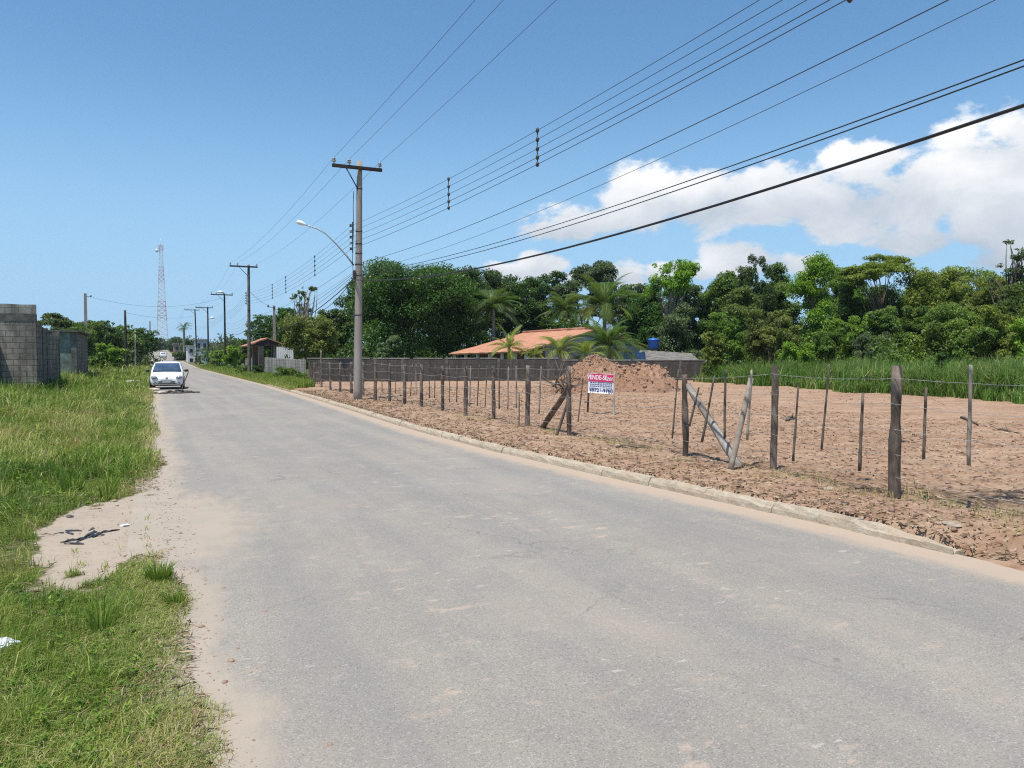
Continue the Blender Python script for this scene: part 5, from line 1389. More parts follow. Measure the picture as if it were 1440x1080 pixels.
def roadside_bits():
    p = G(249, 553, 0); n = 90
    a = RNG.uniform(0, 6.28, n); r = RNG.random(n) ** .6
    x = np.cos(a) * r * .95; y = np.sin(a) * r * .55; s = np.clip(RNG.lognormal(-2.5, .4, n), .035, .17)
    z = .02 + .16 * (1 - r) * RNG.random(n)
    me = stones_mesh('rubble_heap', np.stack([x, y, z], -1), s, M['rubble'], RNG.random(n), .6)
    tag(obj('rubble_heap', me, None, p), 'low heap of dark broken asphalt in front of the white hatchback', 'rubble')
    q0, q1 = G(254, 550, .05), None
    d = q0.x * math.sin(YAW) + q0.y * math.cos(YAW)
    q1 = Vector((*at(265.5, d + .25)[:2], zat(521.5, d)))
    mb = MB(); rnd = random.Random(1); post_mesh(mb, Vector((0, 0, -.05)), q1 - q0, .022, rnd, .15, 6)
    st = mb.build('leaning_stick', M['stick'], None, q0); tag(st, 'thin stick stuck leaning in the rubble as a warning beside the white hatchback', 'stick')
    for k, (px, py, s, fl, rz, lab) in enumerate(((187, 541, .36, (1.15, .8, .40), .4, 'upper pale broken concrete slab in the grass left of the rubble'), (190, 546.5, .42, (1.25, .8, .40), -.2, 'lower pinkish broken concrete slab in the grass left of the rubble'), (216, 548.5, .22, (1.4, .7, .4), .3, 'small pinkish concrete chunk between slabs and dark rubble'), (228, 553, .18, (1.6, .8, .4), 1.0, 'flat grey chunk at the near left end of the dark rubble'))):
        g = G(px, py, .08 if k < 2 else .03); lump('concrete_slab', (surf(g) + Vector((0, 0, .20 if k == 0 else .09))) if k < 2 else g + Vector((0, 0, .03)), s, 'slab', lab, 'concrete slab', 'broken slabs by the road', 30 + k, fl, rz, 2, .22)
    # torn black plastic on the sandy gap
    lines = [((85, 766), (110, 761), (130, 751), (136, 747)), ((90, 767), (118, 766)), ((130, 757), (143, 749), (168, 744)), ((135, 755), (147, 752)), ((92, 746), (115, 747)), ((92, 749), (103, 754)), ((125, 746), (133, 742)), ((108, 764), (125, 757), (150, 746)), ((76, 750.5), (90, 750))]
    org = G(125, 755, 0); mb = MB(); rnd = random.Random(3)
    for L_ in lines:
        pts = []
        for (x0, y0), (x1, y1) in zip(L_[:-1], L_[1:]):
            for q in range(4): pts.append(surf(G(x0 + (x1 - x0) * q / 4, y0 + (y1 - y0) * q / 4, 0), .007 + rnd.uniform(0, .009)) - org)
        pts.append(surf(G(*L_[-1], 0), .008) - org); w = rnd.uniform(.008, .015); vs = []; fs = []
        for i, p in enumerate(pts):
            t = (pts[min(i + 1, len(pts) - 1)] - pts[max(0, i - 1)]).normalized(); s = Vector((-t.y, t.x, rnd.uniform(-.5, .8))) * w * rnd.uniform(.5, 1.3) * (.4 if i in (0, len(pts) - 1) else 1)
            vs += [p - s, p + s, p + s - Vector((0, 0, .006)), p - s - Vector((0, 0, .006))]
        for i in range(len(pts) - 1):
            for q in range(4): fs.append((i * 4 + q, i * 4 + (q + 1) % 4, i * 4 + 4 + (q + 1) % 4, i * 4 + 4 + q))
        mb.add(vs, fs)
    org.z = .0; tag(mb.build('torn_plastic', M['black_plastic'], None, org), 'shredded strips of torn black plastic lying on the sandy gap', 'plastic scrap')
    lump('crumpled_paper', surf(G(175, 738.5, 0), .01), .036, 'white_plastic', 'small crumpled white paper on the sand beside the torn black plastic', 'paper', None, 3, (1.3, .8, .35), .4, 2, .4)
    lump('plastic_bag', surf(G(3, 906, .03), .05), .062, 'white_plastic', 'white plastic bag lying in the near grass at the left edge', 'plastic bag', None, 12, (1.25, .9, .55), .5, 4, .5)
    for k, (px, py, s, lab) in enumerate(((212, 696, .07, 'pale stone at the right tip of the grass above the sand gap'), (186, 702, .055, 'grey flat stone at the grass border above the sand gap'), (160, 704, .06, 'whitish stone where the grass border turns left'), (132, 715, .06, 'pinkish stone among debris on the upper left of the sand gap'), (115, 696, .05, 'small pale stone sunk in grass left above the sand gap'), (98, 724, .055, 'dark grey stone at the left end of the sand gap'))):
        lump('stone', surf(G(px, py, 0), .004), s * .75, 'stone' if k != 5 else 'rubble', lab, 'stone', 'stones round the sand gap', 50 + k, (1.5, .9, .35), k, 2, .3)
    for k, (px, py, s, lab) in enumerate(((1165, 688, .075, 'yellowish stone lying left of the stoutest near fence post'), (1153, 684, .05, 'small grey stone beside the yellowish stone by the fence'), (1338, 738, .085, 'flat pale stone near the right end of the kerb'), (1188, 708, .05, 'dark clod-like stone between kerb and stoutest fence post'))):
        lump('stone', G(px, py, .14), s * .75, 'stone' if k != 3 else 'rubble', lab, 'stone', 'stones by the fence', 70 + k, (1.4, .9, .5), k, 2, .3)
    # half-buried roots and sticks left on the lot
    for k, (px0, py0, px1, py1, r, lab) in enumerate(((1352, 587, 1376, 599, .035, 'short dark root lying behind the right droppers'), (1402, 605, 1432, 611, .03, 'dark branch lying on the bare lot at the right edge'), (1264, 622, 1278, 624, .03, 'small dark stick on the lot right of the stoutest post'), (1107, 591, 1118, 588, .05, 'dark clump of root on the lot left of the tall thin stake'), (866, 629, 906, 631, .02, 'thin dark stick on the ground in the fence opening'))):
        a, b = G(px0, py0, .16), G(px1, py1, .16); mb = MB(); rnd = random.Random(k)
        mb.tube([(0, 0, 0), (b - a) * .35 + Vector((0, .05, .05)), (b - a) * .7 + Vector((.05, 0, .01)), (b - a) + Vector((0, 0, .04))], [r, r * .9, r * .7, r * .4], 6)
        for q in range(3): s = (b - a) * rnd.uniform(.2, .9); mb.tube([s, s + Vector((rnd.uniform(-.2, .2), rnd.uniform(-.2, .2), rnd.uniform(.05, .2)))], [r * .4, r * .1], 4)
        tag(mb.build('dry_root', M['stick'], None, a), lab, 'dry branch')
    # line of dead stalks in the crack of the sand
    Ps, H, W, Ln, T = [], [], [], [], []
    for px, py, n in ((209, 729, 8), (207, 745, 7), (207, 757, 8), (209, 768, 14), (212, 780, 18), (213, 790, 18), (171, 755, 4), (170, 772, 5), (150, 800, 22), (105, 778, 14), (115, 795, 16)):
        p = G(px, py, 0); a = RNG.uniform(0, 6.28, n)
        Ps.append(np.stack([p.x + RNG.normal(0, .02, n), p.y + RNG.normal(0, .05, n), np.zeros(n)], -1)); H.append(RNG.uniform(.02, .08, n)); W.append(np.full(n, .006)); Ln.append(np.stack([np.cos(a), np.sin(a)], -1) * .9); T.append(RNG.uniform(.5, 1, n))
    obj('crack_weeds', blades('crack_weeds', np.concatenate(Ps), np.concatenate(H), np.concatenate(W), np.concatenate(Ln), np.concatenate(T), M['grass']))['kind'] = 'stuff'
roadside_bits()
# ------------------------------------------------------------------ trees
def unit(a): return a / np.maximum(1e-6, np.linalg.norm(a, axis=-1, keepdims=True))
def crown_clumps(rng, blobs, k, rc, bottom=0.0, rz=.72):
    B = np.array(blobs, float); w = (B[:, 3] * B[:, 5]) ** .9; idx = rng.choice(len(B), k, p=w / w.sum())
    d = unit(rng.normal(size=(k, 3)) + [0, 0, .25]); r = (.30 + .70 * rng.random(k) ** .55)[:, None]
    Cc = B[idx, :3] + d * r * np.maximum(B[idx, 3:6] - rc * .55, .05) * rng.uniform(.82, 1.12, (k, 1))
    Rr = rc * rng.uniform(.4, 1.5, (k, 1)) * np.array([[1, 1, rz]])
    Cc[:, 2] = np.maximum(Cc[:, 2], bottom)
    return Cc, Rr
def leaf_mesh(name, rng, Cc, Rr, n, L, mat, asp=.48, up=.55, droop=.25, spread=.5, tj=.4):
    w = (Rr[:, 0] ** 2); idx = rng.choice(len(Cc), n, p=w / w.sum())
    d = unit(rng.normal(size=(n, 3))); rad = rng.random(n)[:, None] ** .42
    p = Cc[idx] + d * rad * Rr[idx]
    nr = unit(d * .55 + np.array([0, 0, up]) + rng.normal(size=(n, 3)) * spread)
    t = unit(np.cross(nr, rng.normal(size=(n, 3)))); t[:, 2] -= droop; t = unit(t); b = unit(np.cross(nr, t))
    l = (L * rng.uniform(.55, 1.35, n))[:, None]; bw = b * l * asp / 2
    fold = nr * l * .10
    V = np.stack([p - t * l / 2, p + bw - t * l * .06 + fold, p + t * l / 2 - np.array([0, 0, .12]) * l, p - bw - t * l * .06 + fold], 1).reshape(-1, 3)
    tc = rng.random(len(Cc)); tint = np.clip(tc[idx] * (1 - tj) + rng.random(n) * tj + (rng.random(n) < .015) * .3, 0, 1)
    return np_mesh(name, V, np.arange(n * 4).reshape(-1, 4), None, mat, {'tint': np.repeat(tint, 4)})

def limb_path(rng, a, b, bow=.12):
    a, b = Vector(a), Vector(b); L = (b - a).length; pts = []
    s = Vector(rng.normal(size=3)) * L * bow
    for k in range(6):
        t = k / 5; p = a.lerp(b, t); p += s * math.sin(math.pi * t) * .5; p.z += L * .10 * math.sin(math.pi * t); pts.append(p)
    return pts

def tree(label, px, d, top, wpx, kind, mat='leaf_mid', name='broadleaf_tree', cat='tree', seed=1, bark='bark', group=None, fill=5.5, zb=.05, L=None, crown_base=None, dens=1.0, limbs=9, trunk_r=None):
    rng = np.random.default_rng(seed); pos = at(px, d, zb); H = zat(top, d) - zb; W = wpx / F * d
    L = L or max(.14, d * .0032); blobs = []; rc = .14 * W
    up, droop, asp, rz = .55, .25, .48, .72
    if kind == 'dome':
        cb = (crown_base or .06); blobs = [(0, 0, H * .50, W * .5, W * .48, H * .49)] + [(math.cos(a) * W * .28, math.sin(a) * W * .28, H * rng.uniform(.45, .66), W * .24, W * .24, H * .27) for a in np.linspace(0, 6, 7)]
        rc = .085 * W; k = int(260 * dens); fill *= 1.5
    elif kind == 'round':
        cb = crown_base or .38; c = (1 + cb) / 2
        blobs = [(0, 0, H * c, W * .36, W * .36, H * (1 - cb) * .46)]
        for q in range(7):
            a = rng.uniform(0, 6.28); blobs.append((math.cos(a) * W * .3, math.sin(a) * W * .3, H * rng.uniform(cb + .12, .86), W * rng.uniform(.14, .25), W * rng.uniform(.14, .25), H * (1 - cb) * rng.uniform(.14, .26)))
        rc = .085 * W; k = int(150 * dens); fill *= 1.3
    elif kind == 'tall':
        cb = crown_base or .22
        for q in range(9):
            t = q / 8; z = cb + (.93 - cb) * t; a = rng.uniform(0, 6.28); o = W * .22 * (1 - .5 * t)
            r = W * (.30 - .13 * abs(t - .55) * 2) * rng.uniform(.8, 1.2)
            blobs.append((math.cos(a) * o, math.sin(a) * o, H * z, r, r, H * .10 * rng.uniform(.9, 1.3)))
        rc = .10 * W; k = int(170 * dens); fill *= 1.35
    elif kind == 'umbrella':
        cb = .6
        for q in range(20):
            a = rng.uniform(0, 6.28); o = W * .36 * rng.random() ** .5
            blobs.append((math.cos(a) * o, math.sin(a) * o, H * (.95 - .13 * (o / (W * .36)) ** 2) * rng.uniform(.95, 1.01), W * .17, W * .17, H * .055))
        rc = .055 * W; k = int(300 * dens); up = 1.1; rz = .4; fill *= 1.7
    elif kind == 'feather':
        cb = .2
        for q in range(15):
            a = rng.uniform(0, 6.28); o = W * .42 * rng.random() ** .5; hh = H * rng.uniform(.68, .98)
            for s in range(4): blobs.append((math.cos(a) * o, math.sin(a) * o, hh * (.35 + .6 * s / 3), W * (.17 - .036 * s), W * (.17 - .036 * s), H * .12))
        rc = .055 * W; k = int(380 * dens); up = .2; asp = .3; droop = .2; rz = 1.5; fill *= 1.6
    elif kind == 'sparse':
        cb = .4
        for q in range(26):
            a = rng.uniform(0, 6.28); o = W * .40 * rng.random() ** .6
            blobs.append((math.cos(a) * o, math.sin(a) * o, H * rng.uniform(.52, .97), W * .08, W * .08, H * .03))
        rc = .055 * W; k = int(110 * dens); rz = .45
    elif kind == 'bush':
        cb = .0
        blobs = [(0, 0, H * .42, W * .44, W * .42, H * .42)]
        for q in range(7):
            a = rng.uniform(0, 6.28); blobs.append((math.cos(a) * W * .28, math.sin(a) * W * .26, H * rng.uniform(.3, .8), W * .2, W * .2, H * rng.uniform(.14, .24)))
        rc = .085 * W; k = int(140 * dens); fill *= 1.4
    Cc, Rr = crown_clumps(rng, blobs, k, rc, .03 * H, rz)
    zs_ = np.sort(Cc[:, 2] + Rr[:, 2] * .8); zmax = zs_[-max(1, len(zs_) // 28)] if kind not in ('sparse', 'tall', 'feather') else zs_[-1]; Cc[:, 2] *= H / zmax; Cc[:, 2] = np.minimum(Cc[:, 2], H * 1.0 - Rr[:, 2] * .6)
    n = int(fill * (W * H * max(.25, 1 - cb) * .8) / (L * L * asp * .5) * (.25 if kind == 'sparse' else .55 if kind == 'umbrella' else 1))
    n = min(n, 85000)
    root = empty(name, pos, rng.uniform(0, 6.28) if kind not in ('tall',) else 0, label, cat, group)
    obj('crown' if kind != 'bush' else 'foliage', leaf_mesh('crown', rng, Cc, Rr, n, L, M[mat], asp, up, droop), root)
    mb = MB(); tr = trunk_r or max(.05, H * .022)
    if kind == 'bush':
        for q in rng.choice(len(Cc), 7): mb.tube(limb_path(rng, (rng.normal() * .1, rng.normal() * .1, -.1), Cc[q]), [tr * .6, tr * .5, tr * .4, tr * .3, tr * .22, tr * .12], 5)
        mb.build('stem', M[bark], root)
    else:
        hz = H * {'dome': .45, 'round': max(.45, cb + .1), 'tall': .8, 'umbrella': .62, 'feather': .6, 'sparse': .5}[kind]
        ph = rng.uniform(0, 6.28); n_ = 8
        tp = [Vector((math.sin(t * 4 + ph) * W * .03 * t, math.cos(t * 3 + ph) * W * .03 * t, -.15 + (hz + .15) * t)) for t in np.linspace(0, 1, n_)]
        mb.tube(tp, [tr * (1.25 if k_ == 0 else 1) * (1 - .55 * k_ / (n_ - 1)) for k_ in range(n_)], 8)
        tk = mb.build('trunk', M[bark], root)
        lt = {'sparse': .85, 'umbrella': .5, 'feather': .5}.get(kind, 1)
        order = rng.choice(len(Cc), min(len(Cc), limbs * (6 if kind == 'sparse' else 2 if kind == 'umbrella' else 1)), replace=False); mb = MB()
        for q in order:
            f = rng.uniform(.45, 1.0); a = tp[min(n_ - 1, int(f * (n_ - 1)))]
            mb.tube(limb_path(rng, a, Cc[q]), [x * tr * lt for x in (.42, .36, .3, .22, .15, .06)], 6)
        mb.build('limbs', M[bark], tk)
    return root

T = tree
# ---- right: the big dark tree and the wood behind house and lot
T('huge dark dome-shaped tree behind the block wall, right of the concrete pole', 580, 68, 371, 200, 'dome', 'leaf_dark', seed=1, fill=6.5)
T('dark rounded tree rising directly behind the fan palm', 672, 76, 381, 105, 'dome', 'leaf_dark', seed=2)
T('dark tree above the left half of the tiled roof', 730, 80, 391, 95, 'dome', 'leaf_dark', seed=3)
T('airy dark tree whose knobbly crown peaks above the tiled roof', 822, 78, 370, 92, 'round', 'leaf_grey', seed=4, crown_base=.3)
T('lower dark tree between airy tree and left roof ridge', 775, 82, 384, 80, 'round', 'leaf_dark', seed=5, crown_base=.2)
T('dusky tree filling the gap left of the bright open tree', 888, 76, 402, 80, 'dome', 'leaf_grey', seed=6)
T('bright green open-crowned tree with pale branches, standing out against small clouds', 940, 66, 368, 84, 'round', 'leaf_lime', seed=7, crown_base=.55, bark='bark_pale', fill=3.4, limbs=16, dens=.75)
T('grey green slender tree under the bright open-crowned tree', 955, 60, 425, 88, 'tall', 'leaf_grey', seed=8, bark='bark_pale', fill=4)
T('dark green tree right of the bright open-crowned tree', 1010, 66, 382, 80, 'tall', 'leaf_mid', seed=9)
T('dark feathery spiky tree left of the tall lime green tree', 1072, 66, 358, 76, 'feather', 'leaf_dark', seed=10)
T('mid green tree below the feathery spiky tree', 1042, 57, 405, 84, 'round', 'leaf_mid', seed=11, crown_base=.1)
T('tall lime green tree with a clearly visible dark trunk', 1143, 52, 354, 98, 'tall', 'leaf_lime', seed=12, crown_base=.30, fill=4.4, limbs=14, trunk_r=.2)
T('flat-topped umbrella tree standing above the wood', 1236, 62, 360, 120, 'umbrella', 'leaf_olive', seed=13, fill=6, limbs=12)
T('dark tree beneath the umbrella tree', 1225, 66, 405, 110, 'dome', 'leaf_mid', seed=14)
T('mid green tree filling the gap between lime tree and umbrella tree', 1182, 64, 402, 70, 'tall', 'leaf_mid', seed=15, crown_base=.1)
T('broad olive tree with a domed crown right of the umbrella tree', 1325, 61, 380, 118, 'dome', 'leaf_olive', seed=16)
T('olive tree in front of the bare-branched tree', 1392, 50, 392, 98, 'dome', 'leaf_olive', seed=17)
T('sparse tree with bare dark branches against the cloud at the right edge', 1428, 47, 334, 95, 'sparse', 'leaf_grey', seed=18, limbs=14, dens=1.3, fill=4)
T('dense green tree at the right edge under the bare-branched tree', 1462, 44, 398, 110, 'dome', 'leaf_mid', seed=19)
T('olive tree far behind, left of the broad domed olive tree', 1285, 72, 396, 90, 'tall', 'leaf_olive', seed=20, crown_base=.1)
T('dark tree behind the left flank of the dome tree', 520, 84, 392, 90, 'dome', 'leaf_dark', seed=81)
T('dark tree behind the right flank of the dome tree', 632, 86, 384, 110, 'dome', 'leaf_dark', seed=82)
T('dark green tree filling below the spiky tree, left of the lime tree', 1098, 68, 370, 84, 'tall', 'leaf_mid', seed=83)
T('lime green round-topped tree right behind the tall lime tree', 1176, 70, 378, 84, 'round', 'leaf_lime', seed=84)
T('grey green tree left of the spiky tree, behind the grey green slender tree', 1030, 74, 376, 84, 'tall', 'leaf_grey', seed=85)
T('lime green tree showing between broad olive tree and bare-branched tree', 1378, 68, 382, 90, 'tall', 'leaf_lime', seed=86)
T('dark tree directly behind the blue tank and its shed', 915, 72, 410, 90, 'dome', 'leaf_dark', seed=87)
T('grey green tree below the bright open-crowned tree, left side', 978, 68, 402, 70, 'dome', 'leaf_grey', seed=88)
sh = dict(name='shrub', cat='shrub', group='shrubs along the lot edge')
T('olive shrub at the left foot of the lime tree', 1088, 47, 436, 92, 'bush', 'leaf_olive', seed=21, **sh)
T('bright lime shrub right of the lime tree trunk', 1203, 47, 440, 78, 'bush', 'leaf_lime', seed=22, **sh)
T('green shrub below the flat umbrella tree', 1262, 46, 432, 86, 'bush', 'leaf_mid', seed=23, **sh)
T('tall lime shrub below the broad olive tree', 1335, 43, 428, 98, 'bush', 'leaf_lime', seed=24, **sh)
T('grey brown half-dead shrub standing among the reeds', 1232, 43, 466, 70, 'bush', 'leaf_grey', seed=25, fill=3.5, **sh)
T('olive shrub at the right edge behind the reeds', 1420, 38, 432, 100, 'bush', 'leaf_olive', seed=26, **sh)
T('dark leafy clump put in as shade among the reeds near the right droppers', 1325, 33, 496, 46, 'bush', 'leaf_dark', seed=27, **sh)  # dark leaves stand in for a shaded spot in the reeds
T('green shrub with pale dry twigs left of the lime tree, above the leaning grey brace', 1020, 50, 440, 70, 'bush', 'leaf_mid', seed=28, fill=4, **sh)
T('slender leafy sapling clump at the right end of the long wall', 1000, 47, 468, 48, 'bush', 'leaf_olive', seed=29, fill=4, **sh)
T('green shrub between the umbrella tree and the half-dead shrub', 1160, 45, 462, 60, 'bush', 'leaf_mid', seed=30, **sh)
T('dark bush behind the blue water tank', 935, 62, 452, 70, 'bush', 'leaf_dark', seed=31, **sh)
T('lime bush low beside the trunk of the lime tree', 1120, 44, 482, 56, 'bush', 'leaf_lime', seed=32, **sh)
T('lime green bush at the far right edge above the reeds', 1462, 34, 446, 80, 'bush', 'leaf_lime', seed=33, **sh)
T('green bush behind the reeds, right of the dark shade clump', 1372, 38, 462, 66, 'bush', 'leaf_mid', seed=34, **sh)
# ---- between gatehouse and the big dark tree
T('olive green tree leaning over the wall, right of the gatehouse', 436, 58, 444, 82, 'dome', 'leaf_olive', seed=41, crown_base=.1)
T('sparse big-leaved tree poking above the olive green tree', 428, 64, 403, 46, 'sparse', 'leaf_grey', seed=42, dens=1.2, L=.42, limbs=12, fill=5, bark='bark_pale')
T('dark tree behind the weathered wooden pole', 378, 92, 444, 60, 'dome', 'leaf_dark', seed=43, crown_base=.15)
T('dark tree between slim concrete post and olive tree', 410, 78, 434, 54, 'dome', 'leaf_dark', seed=44)
T('dark tree filling behind olive tree, left of the dome tree', 470, 76, 436, 60, 'dome', 'leaf_dark', seed=45)
T('grey green shrub behind the wall in front of the dome tree', 541, 53, 473, 52, 'bush', 'leaf_grey', name='shrub', cat='shrub', seed=46)
T('lime green bushes on the verge right of the thin lamp pole', 333, 84, 487, 44, 'bush', 'leaf_lime', name='bush', cat='bush', seed=47)
T('green bush on the verge around the foot of the lamp pole', 308, 97, 492, 40, 'bush', 'leaf_lime', name='bush', cat='bush', seed=48)
T('taller green bush beside the gatehouse, behind the wooden pole', 352, 80, 478, 36, 'bush', 'leaf_mid', name='bush', cat='bush', seed=49)
T('small dark bush at the foot of the gatehouse pillar', 362, 60, 513, 18, 'bush', 'leaf_dark', name='bush', cat='bush', seed=50, L=.16)
T('leafy weeds below the roadside wall', 402, 50, 516, 44, 'bush', 'leaf_mid', name='bush', cat='bush', seed=51, L=.15, fill=4)
T('low weeds before the wall, left of the picket gate', 424, 45.5, 521, 24, 'bush', 'leaf_mid', name='bush', cat='bush', seed=52, L=.13, fill=4)
T('low weeds at the foot of the wooden pole', 340, 66, 513, 26, 'bush', 'leaf_mid', name='bush', cat='bush', seed=53, L=.17)
# ---- left side
T('feathery tree showing over the left ruin', 76, 62, 441, 56, 'umbrella', 'leaf_grey', seed=61, fill=7)
T('low trees behind the block shed', 104, 74, 455, 64, 'dome', 'leaf_mid', seed=62)
T('dark tree right of the block shed, by the pale post', 146, 96, 452, 58, 'dome', 'leaf_dark', seed=63)
T('bright green bush left of the stout black pole', 156, 66, 484, 46, 'bush', 'leaf_lime', name='bush', cat='bush', seed=64, L=.34)
T('large-leaved green bush at the foot of the bright bush, near the shed', 138, 60, 496, 30, 'bush', 'leaf_mid', name='bush', cat='bush', seed=65)
T('dark roadside tree right of the stout black pole', 200, 118, 462, 46, 'dome', 'leaf_dark', seed=66)
T('dark tree behind the stout black pole', 172, 106, 458, 48, 'dome', 'leaf_mid', seed=67)
T('dark creeper bush covering the front of the block shed', 99, 45, 493, 22, 'bush', 'leaf_grey', name='bush', cat='bush', seed=68, L=.13)
T('tall mid green tree between shed and stout black pole', 128, 86, 454, 50, 'round', 'leaf_mid', seed=91, crown_base=.1)
T('green tree behind the thin bare post on the left', 188, 100, 471, 36, 'dome', 'leaf_mid', seed=92)
T('olive tree above the shed roof, left of the pale square post', 108, 92, 452, 40, 'tall', 'leaf_olive', seed=93)
T('far tree at the road end, left of the tower foot', 214, 300, 474, 36, 'dome', 'leaf_far', seed=69, L=.9)
T('far tree below the tower, at the end of the road', 236, 330, 479, 34, 'dome', 'leaf_far', seed=70, L=1.0)
T('far hazy tree left of the distant brown building', 249, 290, 474, 30, 'dome', 'leaf_far', seed=71, L=.9)
T('far tree behind the white block and pale building', 285, 230, 480, 44, 'dome', 'leaf_far', seed=72, L=.7)
T('far tree behind the teal building', 328, 170, 478, 40, 'dome', 'leaf_far', seed=73, L=.6)
T('far dark tree beside the distant palm', 266, 190, 476, 26, 'dome', 'leaf_far', seed=74, L=.6)
T('dark verge bush before the distant brown building', 252, 170, 495, 22, 'bush', 'leaf_dark', name='bush', cat='bush', seed=75, L=.5)
T('dark shrub clump at the far left road edge', 191, 110, 492, 20, 'bush', 'leaf_dark', name='bush', cat='bush', seed=76, L=.4)

# ---- undergrowth that closes the wood, and the far wood on the horizon (one mass each)
def mass(name, pts, n, L, mat, seed):
    rng = np.random.default_rng(seed); Cc, Rr = [], []
    for p, r, h in pts:
        for q in range(7):
            Cc.append((p.x + rng.normal() * r * .6, p.y + rng.normal() * r * .6, p.z + h * rng.random() ** .8)); Rr.append((r * .5, r * .5, r * .38))
    obj(name, leaf_mesh(name, rng, np.array(Cc), np.array(Rr), n, L, M[mat]))['kind'] = 'stuff'
pts = [(at(px, RNG.uniform(66, 92), .2), 2.6, RNG.uniform(2.5, 5.0)) for px in range(470, 1500, 14)]
mass('undergrowth', pts, 60000, .36, 'leaf_dark', 5)
pts = [(at(px, 45 + (1440 - px) * .012 + RNG.uniform(0, 8) - 6 * (px > 1250), .1), 1.5, RNG.uniform(.8, 2.6)) for px in range(1000, 1520, 12)]
mass('lot_edge_growth', pts, 42000, .22, 'leaf_mid', 6)
pts = [(at(px, 43 + (1440 - px) * .012 + RNG.uniform(0, 9) - 6 * (px > 1250), .1), RNG.uniform(.7, 1.4), RNG.uniform(.9, 3.0)) for px in RNG.uniform(1010, 1520, 36)]
mass('lot_edge_brush', pts, 26000, .2, 'leaf_lime', 16)
pts = [(at(px, RNG.uniform(330, 420), 0), 9, RNG.uniform(3, 9)) for px in range(-260, 520, 8)]
mass('far_wood', pts, 42000, 1.2, 'leaf_far', 7)
pts = [(at(px, RNG.uniform(95, 140), .2), 3.2, RNG.uniform(1.0, 4.2)) for px in list(range(-60, 190, 9)) + list(range(322, 470, 9))]
mass('back_thicket', pts, 26000, .5, 'leaf_far', 8)

# ------------------------------------------------------------------ palms
def frond_mesh(name, Lf, arch, wid, rng, mat, droop=.55, n=38, curl=0.0):
    pts = []; a = 0; p = np.zeros(3)
    for k in range(n + 1):
        pts.append(p.copy()); ang = -arch * (k / n) ** 1.3; p = p + np.array([math.cos(ang), 0, math.sin(ang)]) * Lf / n
    pts = np.array(pts); V, Q, T_ = [], [], []
    def quad(a, b, c, d, t): i = len(V); V.extend([a, b, c, d]); Q.append((i, i + 1, i + 2, i + 3)); T_.extend([t] * 4)
    for k in range(n):
        w = .035 * (1 - k / n) + .008; s = np.array([0, w, 0]); quad(pts[k] - s, pts[k] + s, pts[k + 1] + s, pts[k + 1] - s, .9)
        if k < 3: continue
        f = k / n; l = wid * math.sin(math.pi * min(1, .12 + .88 * f)) ** .6 * rng.uniform(.85, 1.1)
        tan = (pts[k + 1] - pts[k]); tan /= np.linalg.norm(tan)
        for sgn in (-1, 1):
            for sub in (0, .5):
                base = pts[k] + (pts[k + 1] - pts[k]) * sub
                out = np.array([0, sgn, 0]) * .8 + tan * .75 + np.array([0, 0, .12]); out /= np.linalg.norm(out)
                mid = base + out * l * .55 - np.array([0, 0, droop * l * .16]); tip = base + out * l * .92 - np.array([0, 0, droop * l * (.6 + .3 * rng.random())])
                sw = tan * l * .026; t = np.clip(.45 + rng.normal() * .2, 0, 1)
                quad(base - sw * .5, base + sw * .5, mid + sw, mid - sw, t); quad(mid - sw, mid + sw, tip + sw * .1, tip - sw * .1, t)
    return np_mesh(name, np.array(V), np.array(Q), None, M[mat], {'tint': np.array(T_)})
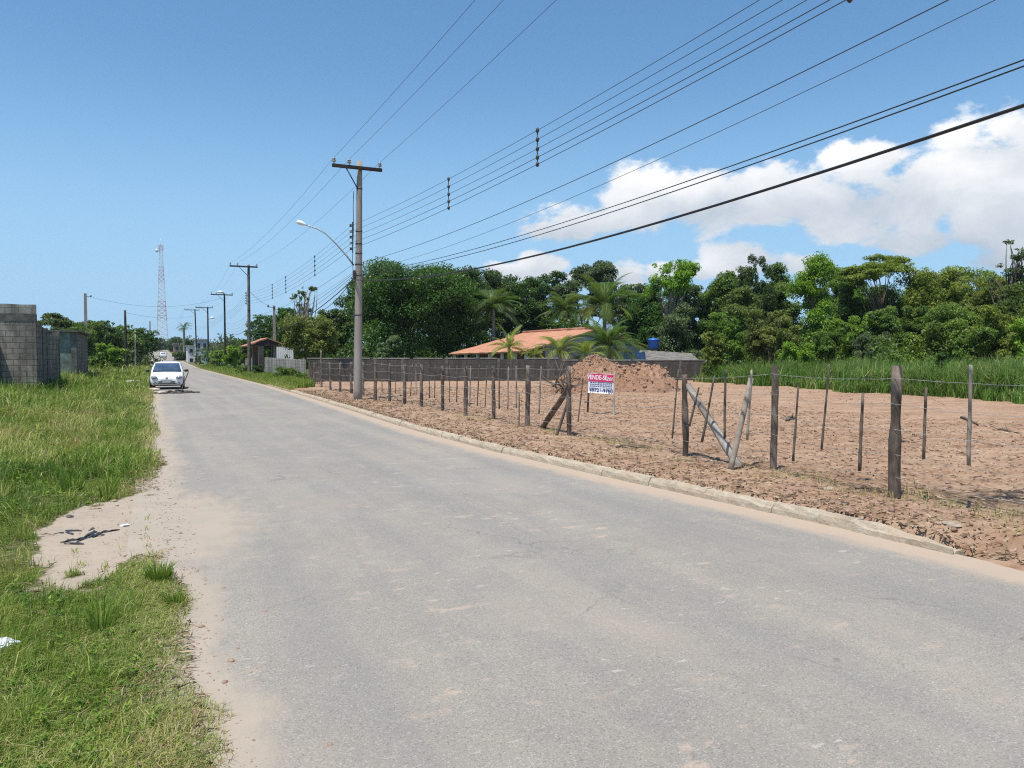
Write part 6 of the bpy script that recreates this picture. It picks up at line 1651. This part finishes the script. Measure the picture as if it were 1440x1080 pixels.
def palm(label, px, d, crown_row, rpx, n, seed, mat='leaf_palm', mats=None, trunk=True, name='palm_tree', lean=(0, 0), droopy=.9, tr=.11, zb=.05):
    rng = np.random.default_rng(seed); b = at(px, d, zb); z = zat(crown_row, d) - zb; Lf = rpx / F * d * 1.25
    root = empty(name, b, 0, label, 'palm'); top = Vector((lean[0], lean[1], z))
    mb = MB(); mb.tube([Vector((lean[0] * t * t, lean[1] * t * t, z * t - .1 * (t == 0))) for t in np.linspace(0, 1, 9)], [tr * (1.35 - .55 * t) * (1 + .06 * (i % 2)) for i, t in enumerate(np.linspace(0, 1, 9))], 9); mb.build('trunk', M['bark_pale'], root)
    vars_ = [frond_mesh('frond', Lf * s, a * droopy, Lf * .24, rng, m) for s, a, m in ((1, 1.5, mat), (.95, 1.9, mat), (1.05, 1.2, mat), (.9, 1.7, mats or mat))]
    for k in range(n):
        az = k * 2.399 + rng.normal() * .2; t = (k + .5) / n; el = 1.45 - 1.5 * t ** .9 + rng.normal() * .1
        v = vars_[3] if (t > .75 and mats) else vars_[rng.integers(0, 3)]
        o = obj('frond', v, root, top); o.rotation_euler = (rng.normal() * .2, -el, az); s = rng.uniform(.8, 1.08); o.scale = (s, s, s)
    return root
palm('large dark palm with long drooping fronds left of the tiled roof', 694, 68, 434, 40, 36, 1, 'leaf_palm', droopy=1.05, tr=.17)
palm('tall coconut palm at the right end of the tiled roof with a browning frond', 850, 62, 432, 52, 30, 2, 'leaf_palm', 'leaf_yellow', tr=.16, droopy=1.0)
palm('dark palm above the middle of the tiled roof', 797, 68, 438, 38, 26, 3, 'leaf_palm', tr=.15)
palm('short young palm with yellowing fronds before the left of the tiled roof', 716, 53, 489, 31, 16, 4, 'leaf_yellow', 'leaf_yellow', tr=.08, droopy=.9)
palm('yellow green young palm before the middle of the tiled roof', 787, 52.5, 494, 38, 20, 5, 'leaf_yellow', 'leaf_yellow', tr=.09)
palm('green young palm with broad crown left of the blue tank', 856, 53.5, 490, 52, 30, 6, 'leaf_palm', 'leaf_yellow', tr=.10)
palm('small yellow-tipped palm peeking over the taller earth mound', 824, 51.5, 500, 32, 16, 7, 'leaf_yellow', 'leaf_palm', tr=.07)
palm('small palm seedling over the wall left of the yellow green young palm', 752, 52, 500, 22, 14, 9, 'leaf_yellow', 'leaf_palm', tr=.06)
palm('distant dark palm behind the far pair of poles', 259.5, 175, 461, 11, 16, 8, 'leaf_far', tr=.25)
# ------------------------------------------------------------------ air
def haze():
    mb = MB(); mb.box((0, 0, 0), (1, 1, 1)); o = mb.build('haze', None)
    o.scale = (900, 1100, 78); o.location = (0, 300, 78 / 2 - 1.2); o['kind'] = 'stuff'
    t = NT('haze'); v = t.n('VolumePrincipled', None, Color=(.72, .82, .95, 1), Density=.00016, Anisotropy=.2)
    t.t.links.new(v.outputs[0], t.out.inputs['Volume']); o.data.materials.append(t.m)
haze()
